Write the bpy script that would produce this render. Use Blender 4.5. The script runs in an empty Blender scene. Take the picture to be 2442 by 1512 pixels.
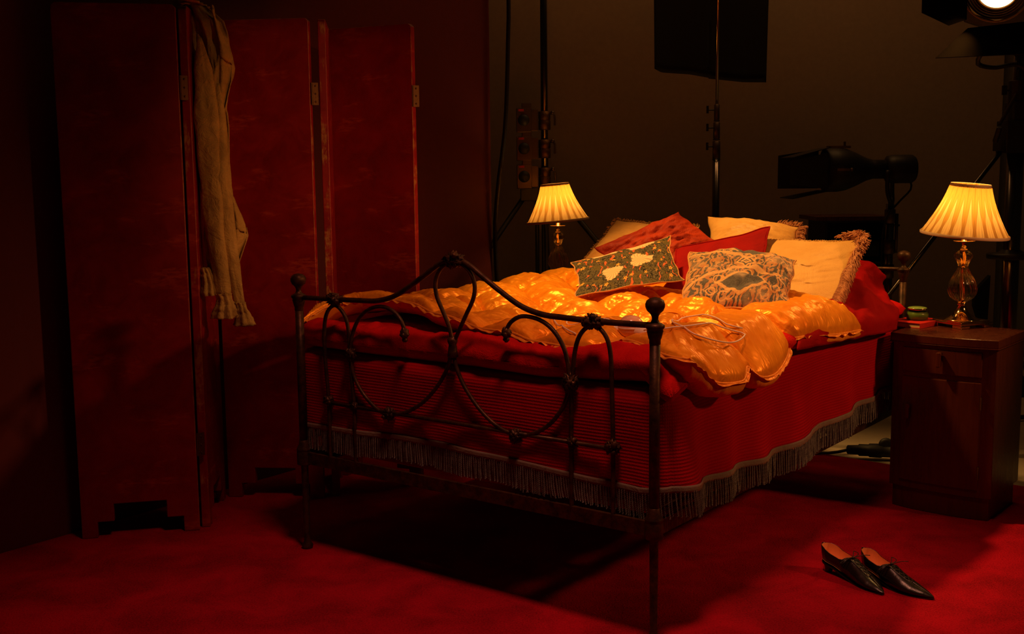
import bpy, math, random
import numpy as np
from math import sin, cos, pi, radians as R, sqrt, atan2, exp
from mathutils import Vector, Matrix, noise
from mathutils.bvhtree import BVHTree
C = bpy.context.scene.collection
SC = bpy.context.scene
random.seed(7)

# ------------------------------------------------------------------ camera, world, lights, exposure
cam = bpy.data.objects.new('camera', bpy.data.cameras.new('camera'))
C.objects.link(cam)
cam.matrix_world = Matrix.Translation((0, 0, 1.3)) @ Matrix.Rotation(R(90 - 7.357), 4, 'X') @ Matrix.Rotation(R(-0.64), 4, 'Z')
cam.data.sensor_width = 36
cam.data.lens = 2709.3 / 2442 * 36
cam.data.clip_start = .05
SC.camera = cam
SC.view_settings.view_transform = 'Standard'
SC.view_settings.look = 'None'
SC.view_settings.gamma = 1
SC.view_settings.use_curve_mapping = False
SC.view_settings.exposure = 0.0
w = bpy.data.worlds.new('world'); SC.world = w; w.use_nodes = True
w.node_tree.nodes['Background'].inputs[0].default_value = (1, .55, .25, 1)
w.node_tree.nodes['Background'].inputs[1].default_value = .0045
WARM = (1, .50, .13)

def light(name, kind, loc, target, power, color=WARM, **kw):
    l = bpy.data.lights.new(name, kind); o = bpy.data.objects.new(name, l); C.objects.link(o)
    o.location = loc
    o.rotation_euler = (Vector(target) - Vector(loc)).to_track_quat('-Z', 'Y').to_euler()
    l.energy = power; l.color = color
    for k, v in kw.items(): setattr(l, k, v)
    return o
light('bed_key_light', 'SPOT', (-.25, 4.55, 3.3), (.72, 4.32, .8), 400, WARM, spot_size=R(46), spot_blend=.75, shadow_soft_size=.09)
light('floor_front_light', 'SPOT', (.25, 2.25, 4.0), (.15, 2.7, 0), 270, (1, .34, .20), spot_size=R(66), spot_blend=1., shadow_soft_size=.3)
light('side_light', 'SPOT', (3.5, 2.9, 2.1), (.75, 4.0, .70), 150, (1, .40, .14), spot_size=R(44), spot_blend=.8, shadow_soft_size=.10)
light('screen_beam_light', 'SPOT', (2.3, .6, 2.6), (-.70, 4.48, 1.28), 190, (1, .42, .14), spot_size=R(19), spot_blend=1., shadow_soft_size=.06)
light('studio_back_light', 'AREA', (1.4, 5.9, 3.9), (1.5, 6.9, 1.2), 10, (1, .46, .15), shape='RECTANGLE', size=2.2, size_y=.5)
SPOT_POS = (1.967, 4.7, 2.005); SPOT_AIM = (.25, 3.1, .45); LENS_AIM = (1.25, 3.45, 1.62)
_sd = (Vector(SPOT_AIM) - Vector(SPOT_POS)).normalized()
light('studio_lamp_light', 'SPOT', Vector(SPOT_POS) + _sd * .25, SPOT_AIM, 22, WARM, spot_size=R(70), spot_blend=.8, shadow_soft_size=.05)

# ------------------------------------------------------------------ frames: bed-local axes s (across), t (foot to head)
BA = R(-37.3); BL = Vector((-.723, 3.835, 0))
BM = Matrix.Translation(BL) @ Matrix.Rotation(BA, 4, 'Z')
def bw(s, t, z=0): return BM @ Vector((s, t, z))

# ------------------------------------------------------------------ helpers
def clamp(x, a=0., b=1.): return a if x < a else b if x > b else x
def smooth(x): x = clamp(x); return x * x * (3 - 2 * x)
def nz(x, y, z=0.): return noise.noise((x, y, z))
def fbm(x, y, z=0., o=3):
    a, f, r = 1., 1., 0.
    for _ in range(o): r += a * noise.noise((x * f, y * f, z * f)); a *= .5; f *= 2.1
    return r
def lerp(a, b, t): return a + (b - a) * t
def pl(pts, x):  # piecewise linear through (x, y...) rows
    if x <= pts[0][0]: return pts[0][1:]
    for p, q in zip(pts, pts[1:]):
        if x <= q[0]:
            k = (x - p[0]) / (q[0] - p[0] + 1e-9); return tuple(lerp(a, b, k) for a, b in zip(p[1:], q[1:]))
    return pts[-1][1:]
def resample(pts, n, sm=True):
    P = [Vector(p) for p in pts]
    if sm:
        Q = []
        for i in range(len(P) - 1):
            p0 = P[max(0, i - 1)]; p1 = P[i]; p2 = P[i + 1]; p3 = P[min(len(P) - 1, i + 2)]
            for k in range(8):
                t = k / 8
                Q.append(.5 * ((2 * p1) + (p2 - p0) * t + (2 * p0 - 5 * p1 + 4 * p2 - p3) * t * t + (3 * p1 - p0 - 3 * p2 + p3) * t ** 3))
        Q.append(P[-1]); P = Q
    L = [0.]
    for a, b in zip(P, P[1:]): L.append(L[-1] + (b - a).length)
    out = []; j = 0
    for i in range(n):
        d = L[-1] * i / (n - 1)
        while j < len(P) - 2 and L[j + 1] < d: j += 1
        k = (d - L[j]) / (L[j + 1] - L[j] + 1e-12)
        out.append(P[j].lerp(P[j + 1], clamp(k)))
    return out

class MB:
    def __init__(s): s.v = []; s.f = []; s.uv = {}
    def add(s, vs, fs, M=None):
        b = len(s.v)
        s.v += [tuple(M @ Vector(p)) if M is not None else tuple(p) for p in vs]
        s.f += [tuple(i + b for i in f) for f in fs]
        return s
    def box(s, c, d, M=None, rz=0.):
        x, y, z = [k / 2 for k in d]
        vs = [(sx * x, sy * y, sz * z) for sz in (-1, 1) for sy in (-1, 1) for sx in (-1, 1)]
        T = Matrix.Translation(c) @ Matrix.Rotation(rz, 4, 'Z')
        if M is not None: T = M @ T
        return s.add(vs, [(0, 2, 3, 1), (4, 5, 7, 6), (0, 1, 5, 4), (2, 6, 7, 3), (0, 4, 6, 2), (1, 3, 7, 5)], T)
    def tube(s, pts, r, n=10, M=None, sm=True, seg=None, cap=True):
        if sm and len(pts) > 2: P = resample(pts, seg or len(pts) * 4)
        else: P = [Vector(p) for p in pts]
        m = len(P); rr = r if callable(r) else (lambda k: r)
        t0 = (P[1] - P[0]).normalized()
        u = t0.orthogonal().normalized(); vs = []; prev = t0
        for i in range(m):
            t = (P[min(i + 1, m - 1)] - P[max(i - 1, 0)]).normalized()
            q = prev.rotation_difference(t); u = q @ u; prev = t
            u = (u - t * u.dot(t)).normalized(); w_ = t.cross(u)
            ri = rr(i / (m - 1))
            for k in range(n):
                a = 2 * pi * k / n; vs.append(P[i] + (u * cos(a) + w_ * sin(a)) * ri)
        fs = [(i * n + k, i * n + (k + 1) % n, (i + 1) * n + (k + 1) % n, (i + 1) * n + k) for i in range(m - 1) for k in range(n)]
        if cap: fs += [tuple(reversed(range(n))), tuple((m - 1) * n + k for k in range(n))]
        return s.add(vs, fs, M)
    def lathe(s, prof, n=32, M=None, mod=None, cap=True):
        vs = []
        for i, (r, z) in enumerate(prof):
            for k in range(n):
                a = 2 * pi * k / n; q = r * (mod(a, z, i / (len(prof) - 1)) if mod else 1)
                vs.append((q * cos(a), q * sin(a), z))
        fs = [(i * n + k, i * n + (k + 1) % n, (i + 1) * n + (k + 1) % n, (i + 1) * n + k) for i in range(len(prof) - 1) for k in range(n)]
        if cap: fs += [tuple(reversed(range(n))), tuple((len(prof) - 1) * n + k for k in range(n))]
        return s.add(vs, fs, M)
    def grid(s, fn, nu, nv, M=None, closeu=False, uv=False, flip=False):
        b = len(s.v); vs = [fn(i / nu, j / nv) for j in range(nv + 1) for i in range(nu + 1)]
        fs = [(j * (nu + 1) + i, j * (nu + 1) + i + 1, (j + 1) * (nu + 1) + i + 1, (j + 1) * (nu + 1) + i) for j in range(nv) for i in range(nu)]
        if flip: fs = [tuple(reversed(f)) for f in fs]
        s.add(vs, fs, M)
        if uv:
            for j in range(nv + 1):
                for i in range(nu + 1): s.uv[b + j * (nu + 1) + i] = (i / nu, j / nv)
        return s
    def blob(s, c, r, amp=0., fr=40., n=14, sc=(1, 1, 1), M=None):
        c = Vector(c); vs = []
        for j in range(n + 1):
            for i in range(n * 2):
                th = pi * j / n; ph = pi * i / n
                d = Vector((sin(th) * cos(ph), sin(th) * sin(ph), cos(th)))
                k = r * (1 + amp * abs(noise.noise(tuple(d * 1.0 * fr * r + c * 13))) * 2 - amp * .5)
                vs.append(c + Vector((d.x * sc[0], d.y * sc[1], d.z * sc[2])) * k)
        m = n * 2
        return s.add(vs, [(j * m + i, (j + 1) * m + i, (j + 1) * m + (i + 1) % m, j * m + (i + 1) % m) for j in range(n) for i in range(m)], M)
    def prism(s, poly, h0, h1, M=None):
        n = len(poly); vs = [(x, y, h0) for x, y in poly] + [(x, y, h1) for x, y in poly]
        fs = [tuple(reversed(range(n))), tuple(range(n, 2 * n))] + [(i, (i + 1) % n, n + (i + 1) % n, n + i) for i in range(n)]
        return s.add(vs, fs, M)
    def build(s, name, mat, parent=None, sm=True, bevel=0., M=None, solid=0., local=None, uvs=None, seg=2, weld=0.):
        me = bpy.data.meshes.new(name); me.from_pydata(s.v, [], s.f); me.validate()
        if s.uv or uvs:
            lay = me.uv_layers.new(name='UVMap'); src = s.uv
            for lp in me.loops: lay.data[lp.index].uv = uvs(Vector(s.v[lp.vertex_index])) if uvs else src.get(lp.vertex_index, (0, 0))
        me.materials.append(mat)
        o = bpy.data.objects.new(name, me); C.objects.link(o)
        if sm: me.polygons.foreach_set('use_smooth', [True] * len(me.polygons))
        if weld: m = o.modifiers.new('w', 'WELD'); m.merge_threshold = weld
        if bevel:
            m = o.modifiers.new('b', 'BEVEL'); m.width = bevel; m.segments = seg; m.limit_method = 'ANGLE'; m.angle_limit = R(40)
        if solid: m = o.modifiers.new('s', 'SOLIDIFY'); m.thickness = solid; m.offset = 0
        if sm and bevel:
            me.polygons.foreach_set('use_smooth', [False] * len(me.polygons))
        if parent: o.parent = parent
        if M is not None: o.matrix_local = M
        return o
def tag(o, label=None, cat=None, group=None, kind=None):
    if label: o['label'] = label
    if cat: o['category'] = cat
    if group: o['group'] = group
    if kind: o['kind'] = kind
    return o
def thing(name, M, label, cat, group=None):
    o = bpy.data.objects.new(name, None); C.objects.link(o); o.empty_display_size = .05
    if not isinstance(M, Matrix): M = Matrix.Translation(M)
    o.matrix_world = M
    return tag(o, label, cat, group)
def dup(o, M=None, parent=None):
    c = o.copy(); C.objects.link(c)
    if parent: c.parent = parent
    elif M is not None: c.matrix_world = M
    for ch in list(o.children): dup(ch, parent=c)
    return c
def face(loc, target, roll=0.):
    q = (Vector(target) - Vector(loc)).to_track_quat('Z', 'Y')
    return Matrix.Translation(loc) @ q.to_matrix().to_4x4() @ Matrix.Rotation(roll, 4, 'Z')

# ------------------------------------------------------------------ materials
class NT:
    def __init__(s, name):
        s.m = bpy.data.materials.new(name); s.m.use_nodes = True; s.t = s.m.node_tree
        s.p = s.t.nodes['Principled BSDF']; s.out = s.t.nodes['Material Output']
    def n(s, t, **kw):
        x = s.t.nodes.new(t)
        for k, v in kw.items():
            if k.startswith('i_'): x.inputs[k[2:].replace('_', ' ')].default_value = v
            else: setattr(x, k, v)
        return x
    def l(s, a, b): s.t.links.new(a, b)
    def co(s, k='Object'):
        if not hasattr(s, 'tc'): s.tc = s.n('ShaderNodeTexCoord')
        return s.tc.outputs[k]
    def map(s, sc=(1, 1, 1), k='Object', rot=(0, 0, 0), loc=(0, 0, 0)):
        x = s.n('ShaderNodeMapping'); x.inputs['Scale'].default_value = sc; x.inputs['Rotation'].default_value = rot; x.inputs['Location'].default_value = loc
        s.l(s.co(k), x.inputs[0]); return x.outputs[0]
    def noise(s, vec, scale, detail=4, rough=.6, dist=0.):
        x = s.n('ShaderNodeTexNoise'); x.inputs['Scale'].default_value = scale; x.inputs['Detail'].default_value = detail
        x.inputs['Roughness'].default_value = rough; x.inputs['Distortion'].default_value = dist; s.l(vec, x.inputs['Vector']); return x.outputs['Fac']
    def voro(s, vec, scale, feat='F1', out='Distance', rnd=1.):
        x = s.n('ShaderNodeTexVoronoi', feature=feat); x.inputs['Scale'].default_value = scale; x.inputs['Randomness'].default_value = rnd
        s.l(vec, x.inputs['Vector']); return x.outputs[out]
    def wave(s, vec, scale, dist=0., bd='X', detail=2, ds=1.):
        x = s.n('ShaderNodeTexWave', bands_direction=bd); x.inputs['Scale'].default_value = scale; x.inputs['Distortion'].default_value = dist
        x.inputs['Detail'].default_value = detail; x.inputs['Detail Scale'].default_value = ds; s.l(vec, x.inputs['Vector']); return x.outputs['Fac']
    def ramp(s, fac, stops, interp='LINEAR'):
        x = s.n('ShaderNodeValToRGB'); r = x.color_ramp; r.interpolation = interp
        while len(r.elements) < len(stops): r.elements.new(.5)
        for e, (p, c) in zip(r.elements, stops):
            e.position = p; e.color = (*c, 1) if hasattr(c, '__len__') else (c, c, c, 1)
        s.l(fac, x.inputs[0]); return x.outputs[0]
    def mix(s, fac, a, b, bt='MIX'):
        x = s.n('ShaderNodeMix', data_type='RGBA', blend_type=bt)
        for sock, v in ((x.inputs[0], fac), (x.inputs[6], a), (x.inputs[7], b)):
            if isinstance(v, (int, float)): sock.default_value = v
            elif isinstance(v, tuple): sock.default_value = (*v, 1)
            else: s.l(v, sock)
        return x.outputs[2]
    def math(s, op, a, b=None, c=None):
        x = s.n('ShaderNodeMath', operation=op)
        for i, v in enumerate((a, b, c)):
            if v is None: continue
            if isinstance(v, (int, float)): x.inputs[i].default_value = v
            else: s.l(v, x.inputs[i])
        return x.outputs[0]
    def sep(s, vec):
        x = s.n('ShaderNodeSeparateXYZ'); s.l(vec, x.inputs[0]); return x.outputs
    def bump(s, h, strength=.5, dist=.01, nrm=None):
        x = s.n('ShaderNodeBump'); x.inputs['Strength'].default_value = strength; x.inputs['Distance'].default_value = dist
        s.l(h, x.inputs['Height'])
        if nrm is not None: s.l(nrm, x.inputs['Normal'])
        s.l(x.outputs[0], s.p.inputs['Normal']); return x.outputs[0]
    def base(s, c, rough=.5, metal=0., **kw):
        if isinstance(c, tuple): s.p.inputs['Base Color'].default_value = (*c, 1)
        else: s.l(c, s.p.inputs['Base Color'])
        if isinstance(rough, (int, float)): s.p.inputs['Roughness'].default_value = rough
        else: s.l(rough, s.p.inputs['Roughness'])
        s.p.inputs['Metallic'].default_value = metal
        for k, v in kw.items(): s.p.inputs[k.replace('_', ' ')].default_value = v
        return s

def plain(name, c, rough=.5, metal=0., bscale=0, bstr=.2, var=.15, **kw):
    t = NT(name); f = t.noise(t.map(), 35, 5)
    col = t.mix(f, tuple(x * (1 - var) for x in c), tuple(min(1, x * (1 + var)) for x in c))
    t.base(col, rough, metal, **kw)
    if bscale: t.bump(t.noise(t.map(), bscale, 6), bstr, .003)
    return t.m

def m_carpet():
    t = NT('red_carpet'); v = t.map()
    a = t.noise(v, 4.5, 5, .62, .4); b = t.noise(v, 170, 3, .7); d = t.noise(v, 1.4, 3)
    k = t.ramp(a, [(.36, (.17, .0008, .008)), (.62, (.42, .002, .018))])
    k = t.mix(t.ramp(b, [(.3, 0.), (.7, 1.)]), k, t.mix(.5, k, (.6, .006, .02)), 'MIX')
    k = t.mix(t.math('MULTIPLY', t.ramp(b, [(.3, 1.), (.5, 0.)]), .45), k, (.10, .001, .003))
    t.base(k, .95);     t.p.inputs['Specular IOR Level'].default_value = .1
    t.bump(t.math('ADD', b, t.math('MULTIPLY', a, .8)), .9, .006); return t.m
def m_concrete():
    t = NT('beige_studio_floor'); v = t.map(); a = t.noise(v, 2.5, 6)
    t.base(t.ramp(a, [(.3, (.36, .29, .2)), (.7, (.46, .38, .27))]), .6); t.bump(t.noise(v, 60, 4), .1, .003); return t.m
def m_paint():
    t = NT('worn_red_screen_paint'); v = t.map(); uv = t.sep(t.co('UV'))
    a = t.noise(v, 7, 6, .7, .5); b = t.noise(t.map((1, 1, 3.2)), 4.2, 5, .62); c = t.noise(t.map((3, 3, 10)), 9, 4)
    base = t.ramp(a, [(.3, (.18, .0015, .004)), (.7, (.34, .003, .005))])
    spot = t.ramp(b, [(.56, 0.), (.64, 1.)]); patch = t.math('MULTIPLY', spot, t.ramp(c, [(.38, .0), (.58, .6)]))
    k = t.mix(patch, base, (.52, .06, .018))
    scr = t.ramp(t.noise(t.map((2, 2, 90)), 3, 3), [(.68, 0.), (.72, .35)]); k = t.mix(t.math('MULTIPLY', scr, t.ramp(a, [(.5, 0.), (.6, 1.)])), k, (.5, .05, .02))
    x = uv[0]; e = t.math('MINIMUM', t.math('ABSOLUTE', x), t.math('ABSOLUTE', t.math('SUBTRACT', .41, x)))
    e = t.math('MINIMUM', e, t.math('ABSOLUTE', t.math('SUBTRACT', 1.885, uv[1])))
    wear = t.math('SUBTRACT', t.math('MULTIPLY', t.noise(v, 26, 5, .7), .010), t.math('ADD', e, .0032))
    wm = t.ramp(t.math('ADD', t.math('MULTIPLY', wear, 400), .5), [(.3, 0.), (.6, 1.)])
    sd = t.math('GREATER_THAN', e, .00012); pt_ = t.ramp(t.noise(t.map((1, 1, .35)), 17, 5, .7), [(.52, 0.), (.60, 1.)]); wm = t.math('MULTIPLY', wm, t.math('MAXIMUM', sd, pt_))
    wm = t.math('MULTIPLY', wm, t.ramp(t.noise(t.map((3, 3, 3)), 6, 5, .7), [(.42, .12), (.55, 1.)]))
    k = t.mix(wm, k, (.42, .19, .05))
    t.base(k, t.ramp(a, [(.3, .38), (.7, .6)])); t.bump(t.math('ADD', c, wm), .12, .003); return t.m
def m_iron():
    t = NT('aged_bronze_bedstead'); v = t.map(); a = t.noise(v, 30, 6, .7)
    t.base(t.ramp(a, [(.35, (.022, .010, .005)), (.68, (.10, .042, .016))]), t.ramp(a, [(.3, .55), (.7, .38)]), .45)
    t.p.inputs['Specular IOR Level'].default_value = .25; t.bump(t.noise(v, 140, 4), .25, .002); return t.m
def satin(name, lo, hi, rough=.36, brocade=True):
    t = NT(name); v = t.map(); a = t.noise(v, 7, 4, .55, .4)
    col = t.ramp(a, [(.3, lo), (.7, hi)])
    t.base(col, rough, .22); t.p.inputs['Specular IOR Level'].default_value = .35; t.p.inputs['Specular Tint'].default_value = (1, .62, .2, 1)
    w1 = t.noise(t.map((1, 2.2, 1)), 11, 3, .5, 1.0)
    h = t.math('MULTIPLY', w1, 1.)
    if brocade:
        s2 = t.wave(t.map(), 7, 14, 'X', 2, 2.2); msk = t.ramp(t.noise(v, 3.4, 2), [(.47, 0.), (.56, 1.)])
        h = t.math('ADD', h, t.math('MULTIPLY', t.math('MULTIPLY', s2, .09), msk))
    t.bump(h, .6, .011); return t.m
def m_spread():
    t = NT('red_waffle_knit'); uv = t.map((1, 1, 1), 'UV')
    r1 = t.wave(uv, 33, 1.6, 'Y', 2, 6); c1 = t.wave(uv, 46, 1.6, 'X', 1, 6)
    h = t.math('ADD', r1, t.math('MULTIPLY', c1, t.math('MULTIPLY', r1, .6)))
    a = t.noise(uv, 5, 4)
    k = t.mix(t.math('MULTIPLY_ADD', h, .28, .55), (.20, .0010, .003), t.ramp(a, [(.3, (.33, .0025, .006)), (.7, (.42, .004, .008))]))
    t.base(k, .85); t.p.inputs['Specular IOR Level'].default_value = .05
    t.bump(h, .38, .0022); return t.m
def cloth(name, lo, hi, rough=.8, sheen=.3, tint=(1, .3, .15), ws=14, bs=.5, weave=300, spec=.25):
    t = NT(name); v = t.map(); a = t.noise(v, 6, 5, .6, .5)
    t.base(t.ramp(a, [(.3, lo), (.7, hi)]), rough); t.p.inputs['Sheen Weight'].default_value = sheen; t.p.inputs['Sheen Tint'].default_value = (*tint, 1)
    t.p.inputs['Specular IOR Level'].default_value = spec
    h = t.math('ADD', t.noise(v, ws, 5, .6, 1.0), t.math('MULTIPLY', t.noise(v, weave, 2), .12)); t.bump(h, bs, .014); return t.m
def m_cord(name, lo, hi):
    t = NT(name); v = t.map(); t.base(t.ramp(t.noise(v, 60, 3), [(.3, lo), (.7, hi)]), .6); t.bump(t.noise(v, 400, 2), .3, .001); return t.m
def m_floral():
    t = NT('floral_printed_cotton'); uv = t.co('UV')
    d = t.n('ShaderNodeVectorMath', operation='MULTIPLY_ADD'); nn = t.n('ShaderNodeTexNoise'); nn.inputs['Scale'].default_value = 6; t.l(uv, nn.inputs['Vector'])
    t.l(nn.outputs['Color'], d.inputs[0]); d.inputs[1].default_value = (.12, .12, 0); t.l(uv, d.inputs[2]); dv = d.outputs[0]
    mp = t.n('ShaderNodeMapping'); mp.inputs['Scale'].default_value = (1.9, 1.1, 1); t.l(dv, mp.inputs[0]); dv2 = mp.outputs[0]
    mp3 = t.n('ShaderNodeMapping'); mp3.inputs['Scale'].default_value = (1.5, 1, 1); t.l(uv, mp3.inputs[0]); u3 = mp3.outputs[0]
    leaf = t.voro(dv2, 26, 'DISTANCE_TO_EDGE'); bg = t.ramp(leaf, [(.03, (.012, .008, .004)), (.10, (.10, .08, .035)), (.25, (.14, .11, .055))])
    big = t.ramp(t.wave(dv, 2.1, 9, 'DIAGONAL', 2, 1.4), [(.80, 0.), (.86, 1.)]); k = t.mix(big, bg, t.ramp(leaf, [(.02, (.04, .03, .01)), (.06, (.13, .095, .028))]))
    st = t.wave(dv2, 1.9, 11, 'X', 2, 1.3); stm = t.ramp(st, [(.90, 0.), (.93, 1.)])
    gate = t.ramp(t.noise(uv, 7, 2), [(.50, 0.), (.54, 1.)]); k = t.mix(t.math('MULTIPLY', stm, gate), k, (.62, .12, .03))
    # small five-petal flowers
    vo = t.n('ShaderNodeTexVoronoi', feature='F1'); vo.inputs['Scale'].default_value = 8.5; vo.inputs['Randomness'].default_value = .8; t.l(u3, vo.inputs['Vector'])
    df = t.n('ShaderNodeVectorMath', operation='SUBTRACT'); sc_ = t.n('ShaderNodeVectorMath', operation='SCALE'); sc_.inputs['Scale'].default_value = 1.
    t.l(u3, df.inputs[0]); t.l(vo.outputs['Position'], df.inputs[1]); ds = t.sep(df.outputs[0])
    an = t.math('ARCTAN2', ds[1], ds[0]); pet = t.math('ADD', .86, t.math('MULTIPLY', t.math('COSINE', t.math('MULTIPLY', an, 5)), .26))
    rr = t.math('DIVIDE', vo.outputs['Distance'], pet)
    fl = t.math('LESS_THAN', rr, .27); ctr = t.math('LESS_THAN', vo.outputs['Distance'], .08)
    k = t.mix(fl, k, (.75, .36, .055)); k = t.mix(ctr, k, (.3, .08, .02))
    # big pale blossoms
    for (cx, cy, rx, ry, ph) in ((.30, .30, .105, .16, .4), (.60, .47, .13, .17, 1.9), (.30, .93, .13, .10, 2.6), (.66, .92, .16, .12, .9)):
        s = t.sep(uv); dx = t.math('DIVIDE', t.math('SUBTRACT', s[0], cx), rx); dy = t.math('DIVIDE', t.math('SUBTRACT', s[1], cy), ry)
        a = t.math('ARCTAN2', dy, dx); r = t.math('SQRT', t.math('ADD', t.math('MULTIPLY', dx, dx), t.math('MULTIPLY', dy, dy)))
        lob = t.math('ADD', .88, t.math('MULTIPLY', t.math('SINE', t.math('ADD', t.math('MULTIPLY', a, 3), ph)), .16))
        lob = t.math('ADD', lob, t.math('MULTIPLY', t.math('SINE', t.math('MULTIPLY', a, 19)), .045))
        m = t.math('LESS_THAN', r, lob)
        vein = t.math('POWER', t.math('ABSOLUTE', t.math('SINE', t.math('ADD', t.math('MULTIPLY', a, 8), t.math('MULTIPLY', r, 2.4)))), .35)
        pc = t.mix(t.math('MAXIMUM', vein, .0), (.22, .09, .03), (.86, .58, .30)); k = t.mix(m, k, pc)
    t.base(k, .85); t.p.inputs['Specular IOR Level'].default_value = .2; t.bump(t.math('ADD', t.noise(t.map(), 12, 4), t.math('MULTIPLY', t.noise(t.map(), 380, 2), .1)), .35, .008); return t.m
def m_tapestry():
    t = NT('blue_and_ochre_velvet_tapestry'); uv = t.co('UV'); s = t.sep(uv)
    nn = t.n('ShaderNodeTexNoise'); nn.inputs['Scale'].default_value = 3.2; t.l(uv, nn.inputs['Vector'])
    d = t.n('ShaderNodeVectorMath', operation='MULTIPLY_ADD'); t.l(nn.outputs['Color'], d.inputs[0]); d.inputs[1].default_value = (.05, .05, 0); t.l(uv, d.inputs[2])
    q = t.sep(d.outputs[0]); X, Y = t.math('SUBTRACT', q[0], .545), t.math('SUBTRACT', q[1], .60)
    blue = t.ramp(t.noise(uv, 90, 3), [(.3, (.035, .036, .034)), (.7, (.12, .115, .10))])
    scr = t.wave(d.outputs[0], 5.0, 14, 'X', 3, 1.8); sm = t.ramp(scr, [(.42, 0.), (.52, 1.)])
    och = t.ramp(t.noise(uv, 14, 4), [(.35, (.50, .17, .045)), (.6, (.56, .30, .11))])
    lf = t.voro(d.outputs[0], 13, 'F1'); lm = t.ramp(lf, [(.20, 1.), (.26, 0.)])
    k = t.mix(t.math('MAXIMUM', t.math('MULTIPLY', sm, .85), lm), blue, och)
    ring = t.math('ABSOLUTE', t.math('SUBTRACT', t.voro(d.outputs[0], 7.5, 'F1'), .33)); k = t.mix(t.ramp(ring, [(.03, 1.), (.05, 0.)]), k, (.66, .35, .11))
    # ogee lozenges in plain blue above and below, framed by ochre bands
    for cy in (-.34, .30):
        y = t.math('ABSOLUTE', t.math('SUBTRACT', Y, cy)); x = t.math('ABSOLUTE', X)
        e = t.math('ADD', t.math('MULTIPLY', x, .62), y); k = t.mix(t.ramp(e, [(.165, 1.), (.172, 0.)]), k, (.66, .36, .12)); k = t.mix(t.ramp(e, [(.13, 1.), (.137, 0.)]), k, blue)
    e = t.math('ADD', t.math('ABSOLUTE', X), t.math('ABSOLUTE', Y)); dia = t.math('ABSOLUTE', t.math('SUBTRACT', t.math('FRACT', t.math('MULTIPLY', e, 22)), .5))
    inn = t.ramp(e, [(.10, 1.), (.105, 0.)]); k = t.mix(inn, k, t.mix(t.ramp(dia, [(.2, 0.), (.25, 1.)]), blue, (.68, .37, .13)))
    for sg in (-1, 1):
        dg = t.math('ABSOLUTE', t.math('SUBTRACT', t.math('ABSOLUTE', Y), t.math('ADD', .10, t.math('MULTIPLY', t.math('ABSOLUTE', X), .42))))
        k = t.mix(t.math('MULTIPLY', t.ramp(dg, [(.016, 1.), (.021, 0.)]), .8), k, (.68, .38, .14))
    worn = t.ramp(t.noise(uv, 2.3, 3), [(.52, 0.), (.66, .55)]); k = t.mix(worn, k, (.62, .40, .2))
    t.base(k, .8); t.p.inputs['Sheen Weight'].default_value = .35; t.p.inputs['Sheen Tint'].default_value = (1, .8, .6, 1); t.p.inputs['Specular IOR Level'].default_value = .2
    t.bump(t.math('ADD', t.noise(t.map(), 13, 5, .6, 1.), t.math('MULTIPLY', sm, .12)), .6, .009); return t.m
def m_wood():
    t = NT('dark_walnut_veneer'); v = t.map((9, 9, 1)); a = t.noise(v, 5, 6, .65, 1.2); g = t.noise(t.map((30, 30, 1.5)), 4, 4)
    t.base(t.mix(t.math('MULTIPLY', g, .5), t.ramp(a, [(.3, (.055, .011, .004)), (.7, (.10, .020, .006))]), (.06, .014, .006)), t.ramp(a, [(.3, .24), (.7, .34)]))
    t.bump(a, .04, .002); return t.m
def m_glass(name, col, rough=.03, ior=1.5):
    t = NT(name); t.base(col, rough, 0., Transmission_Weight=1., IOR=ior); return t.m
def m_shade():
    t = NT('pleated_cream_silk'); s = t.sep(t.co('UV')); n = 22.
    u, v = t.math('MULTIPLY', s[0], n), s[1]
    fx = t.math('ABSOLUTE', t.math('SUBTRACT', t.math('FRACT', u), .5))
    up = t.math('LESS_THAN', fx, t.math('MULTIPLY', t.math('SUBTRACT', .78, v), .62))   # tall narrow single-layer triangles
    low = t.math('MULTIPLY', t.math('SUBTRACT', v, .0), .9)
    fx2 = t.math('ABSOLUTE', t.math('SUBTRACT', t.math('FRACT', t.math('ADD', u, .5)), .5))
    dn = t.math('LESS_THAN', fx2, t.math('MULTIPLY', t.math('SUBTRACT', .42, v), .55)); dn2 = t.math('LESS_THAN', fx2, t.math('MULTIPLY', t.math('SUBTRACT', v, .46), .30))
    line = t.math('LESS_THAN', t.math('ABSOLUTE', t.math('SUBTRACT', fx, t.math('MULTIPLY', t.math('SUBTRACT', .78, v), .62))), .03)
    fine = t.wave(t.co('UV'), n * 1.3, 1.5, 'X', 2, 3)
    k = t.mix(up, (.64, .36, .07), (.92, .66, .27)); k = t.mix(t.math('MULTIPLY', dn, .8), k, (.52, .27, .07)); k = t.mix(t.math('MULTIPLY', dn2, .5), k, (.48, .22, .035)); k = t.mix(t.math('MULTIPLY', line, .55), k, (.34, .15, .03))
    k = t.mix(t.math('MULTIPLY', fine, .22), k, (.45, .24, .06))
    df = t.n('ShaderNodeBsdfDiffuse'); tr = t.n('ShaderNodeBsdfTranslucent'); mx = t.n('ShaderNodeMixShader'); mx.inputs[0].default_value = .55
    t.l(k, df.inputs[0]); t.l(k, tr.inputs[0]); t.l(df.outputs[0], mx.inputs[1]); t.l(tr.outputs[0], mx.inputs[2]); t.l(mx.outputs[0], t.out.inputs[0])
    return t.m
def emis(name, c, st):
    t = NT(name); t.base(c, .4); t.p.inputs['Emission Color'].default_value = (*c, 1); t.p.inputs['Emission Strength'].default_value = st; return t.m

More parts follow.
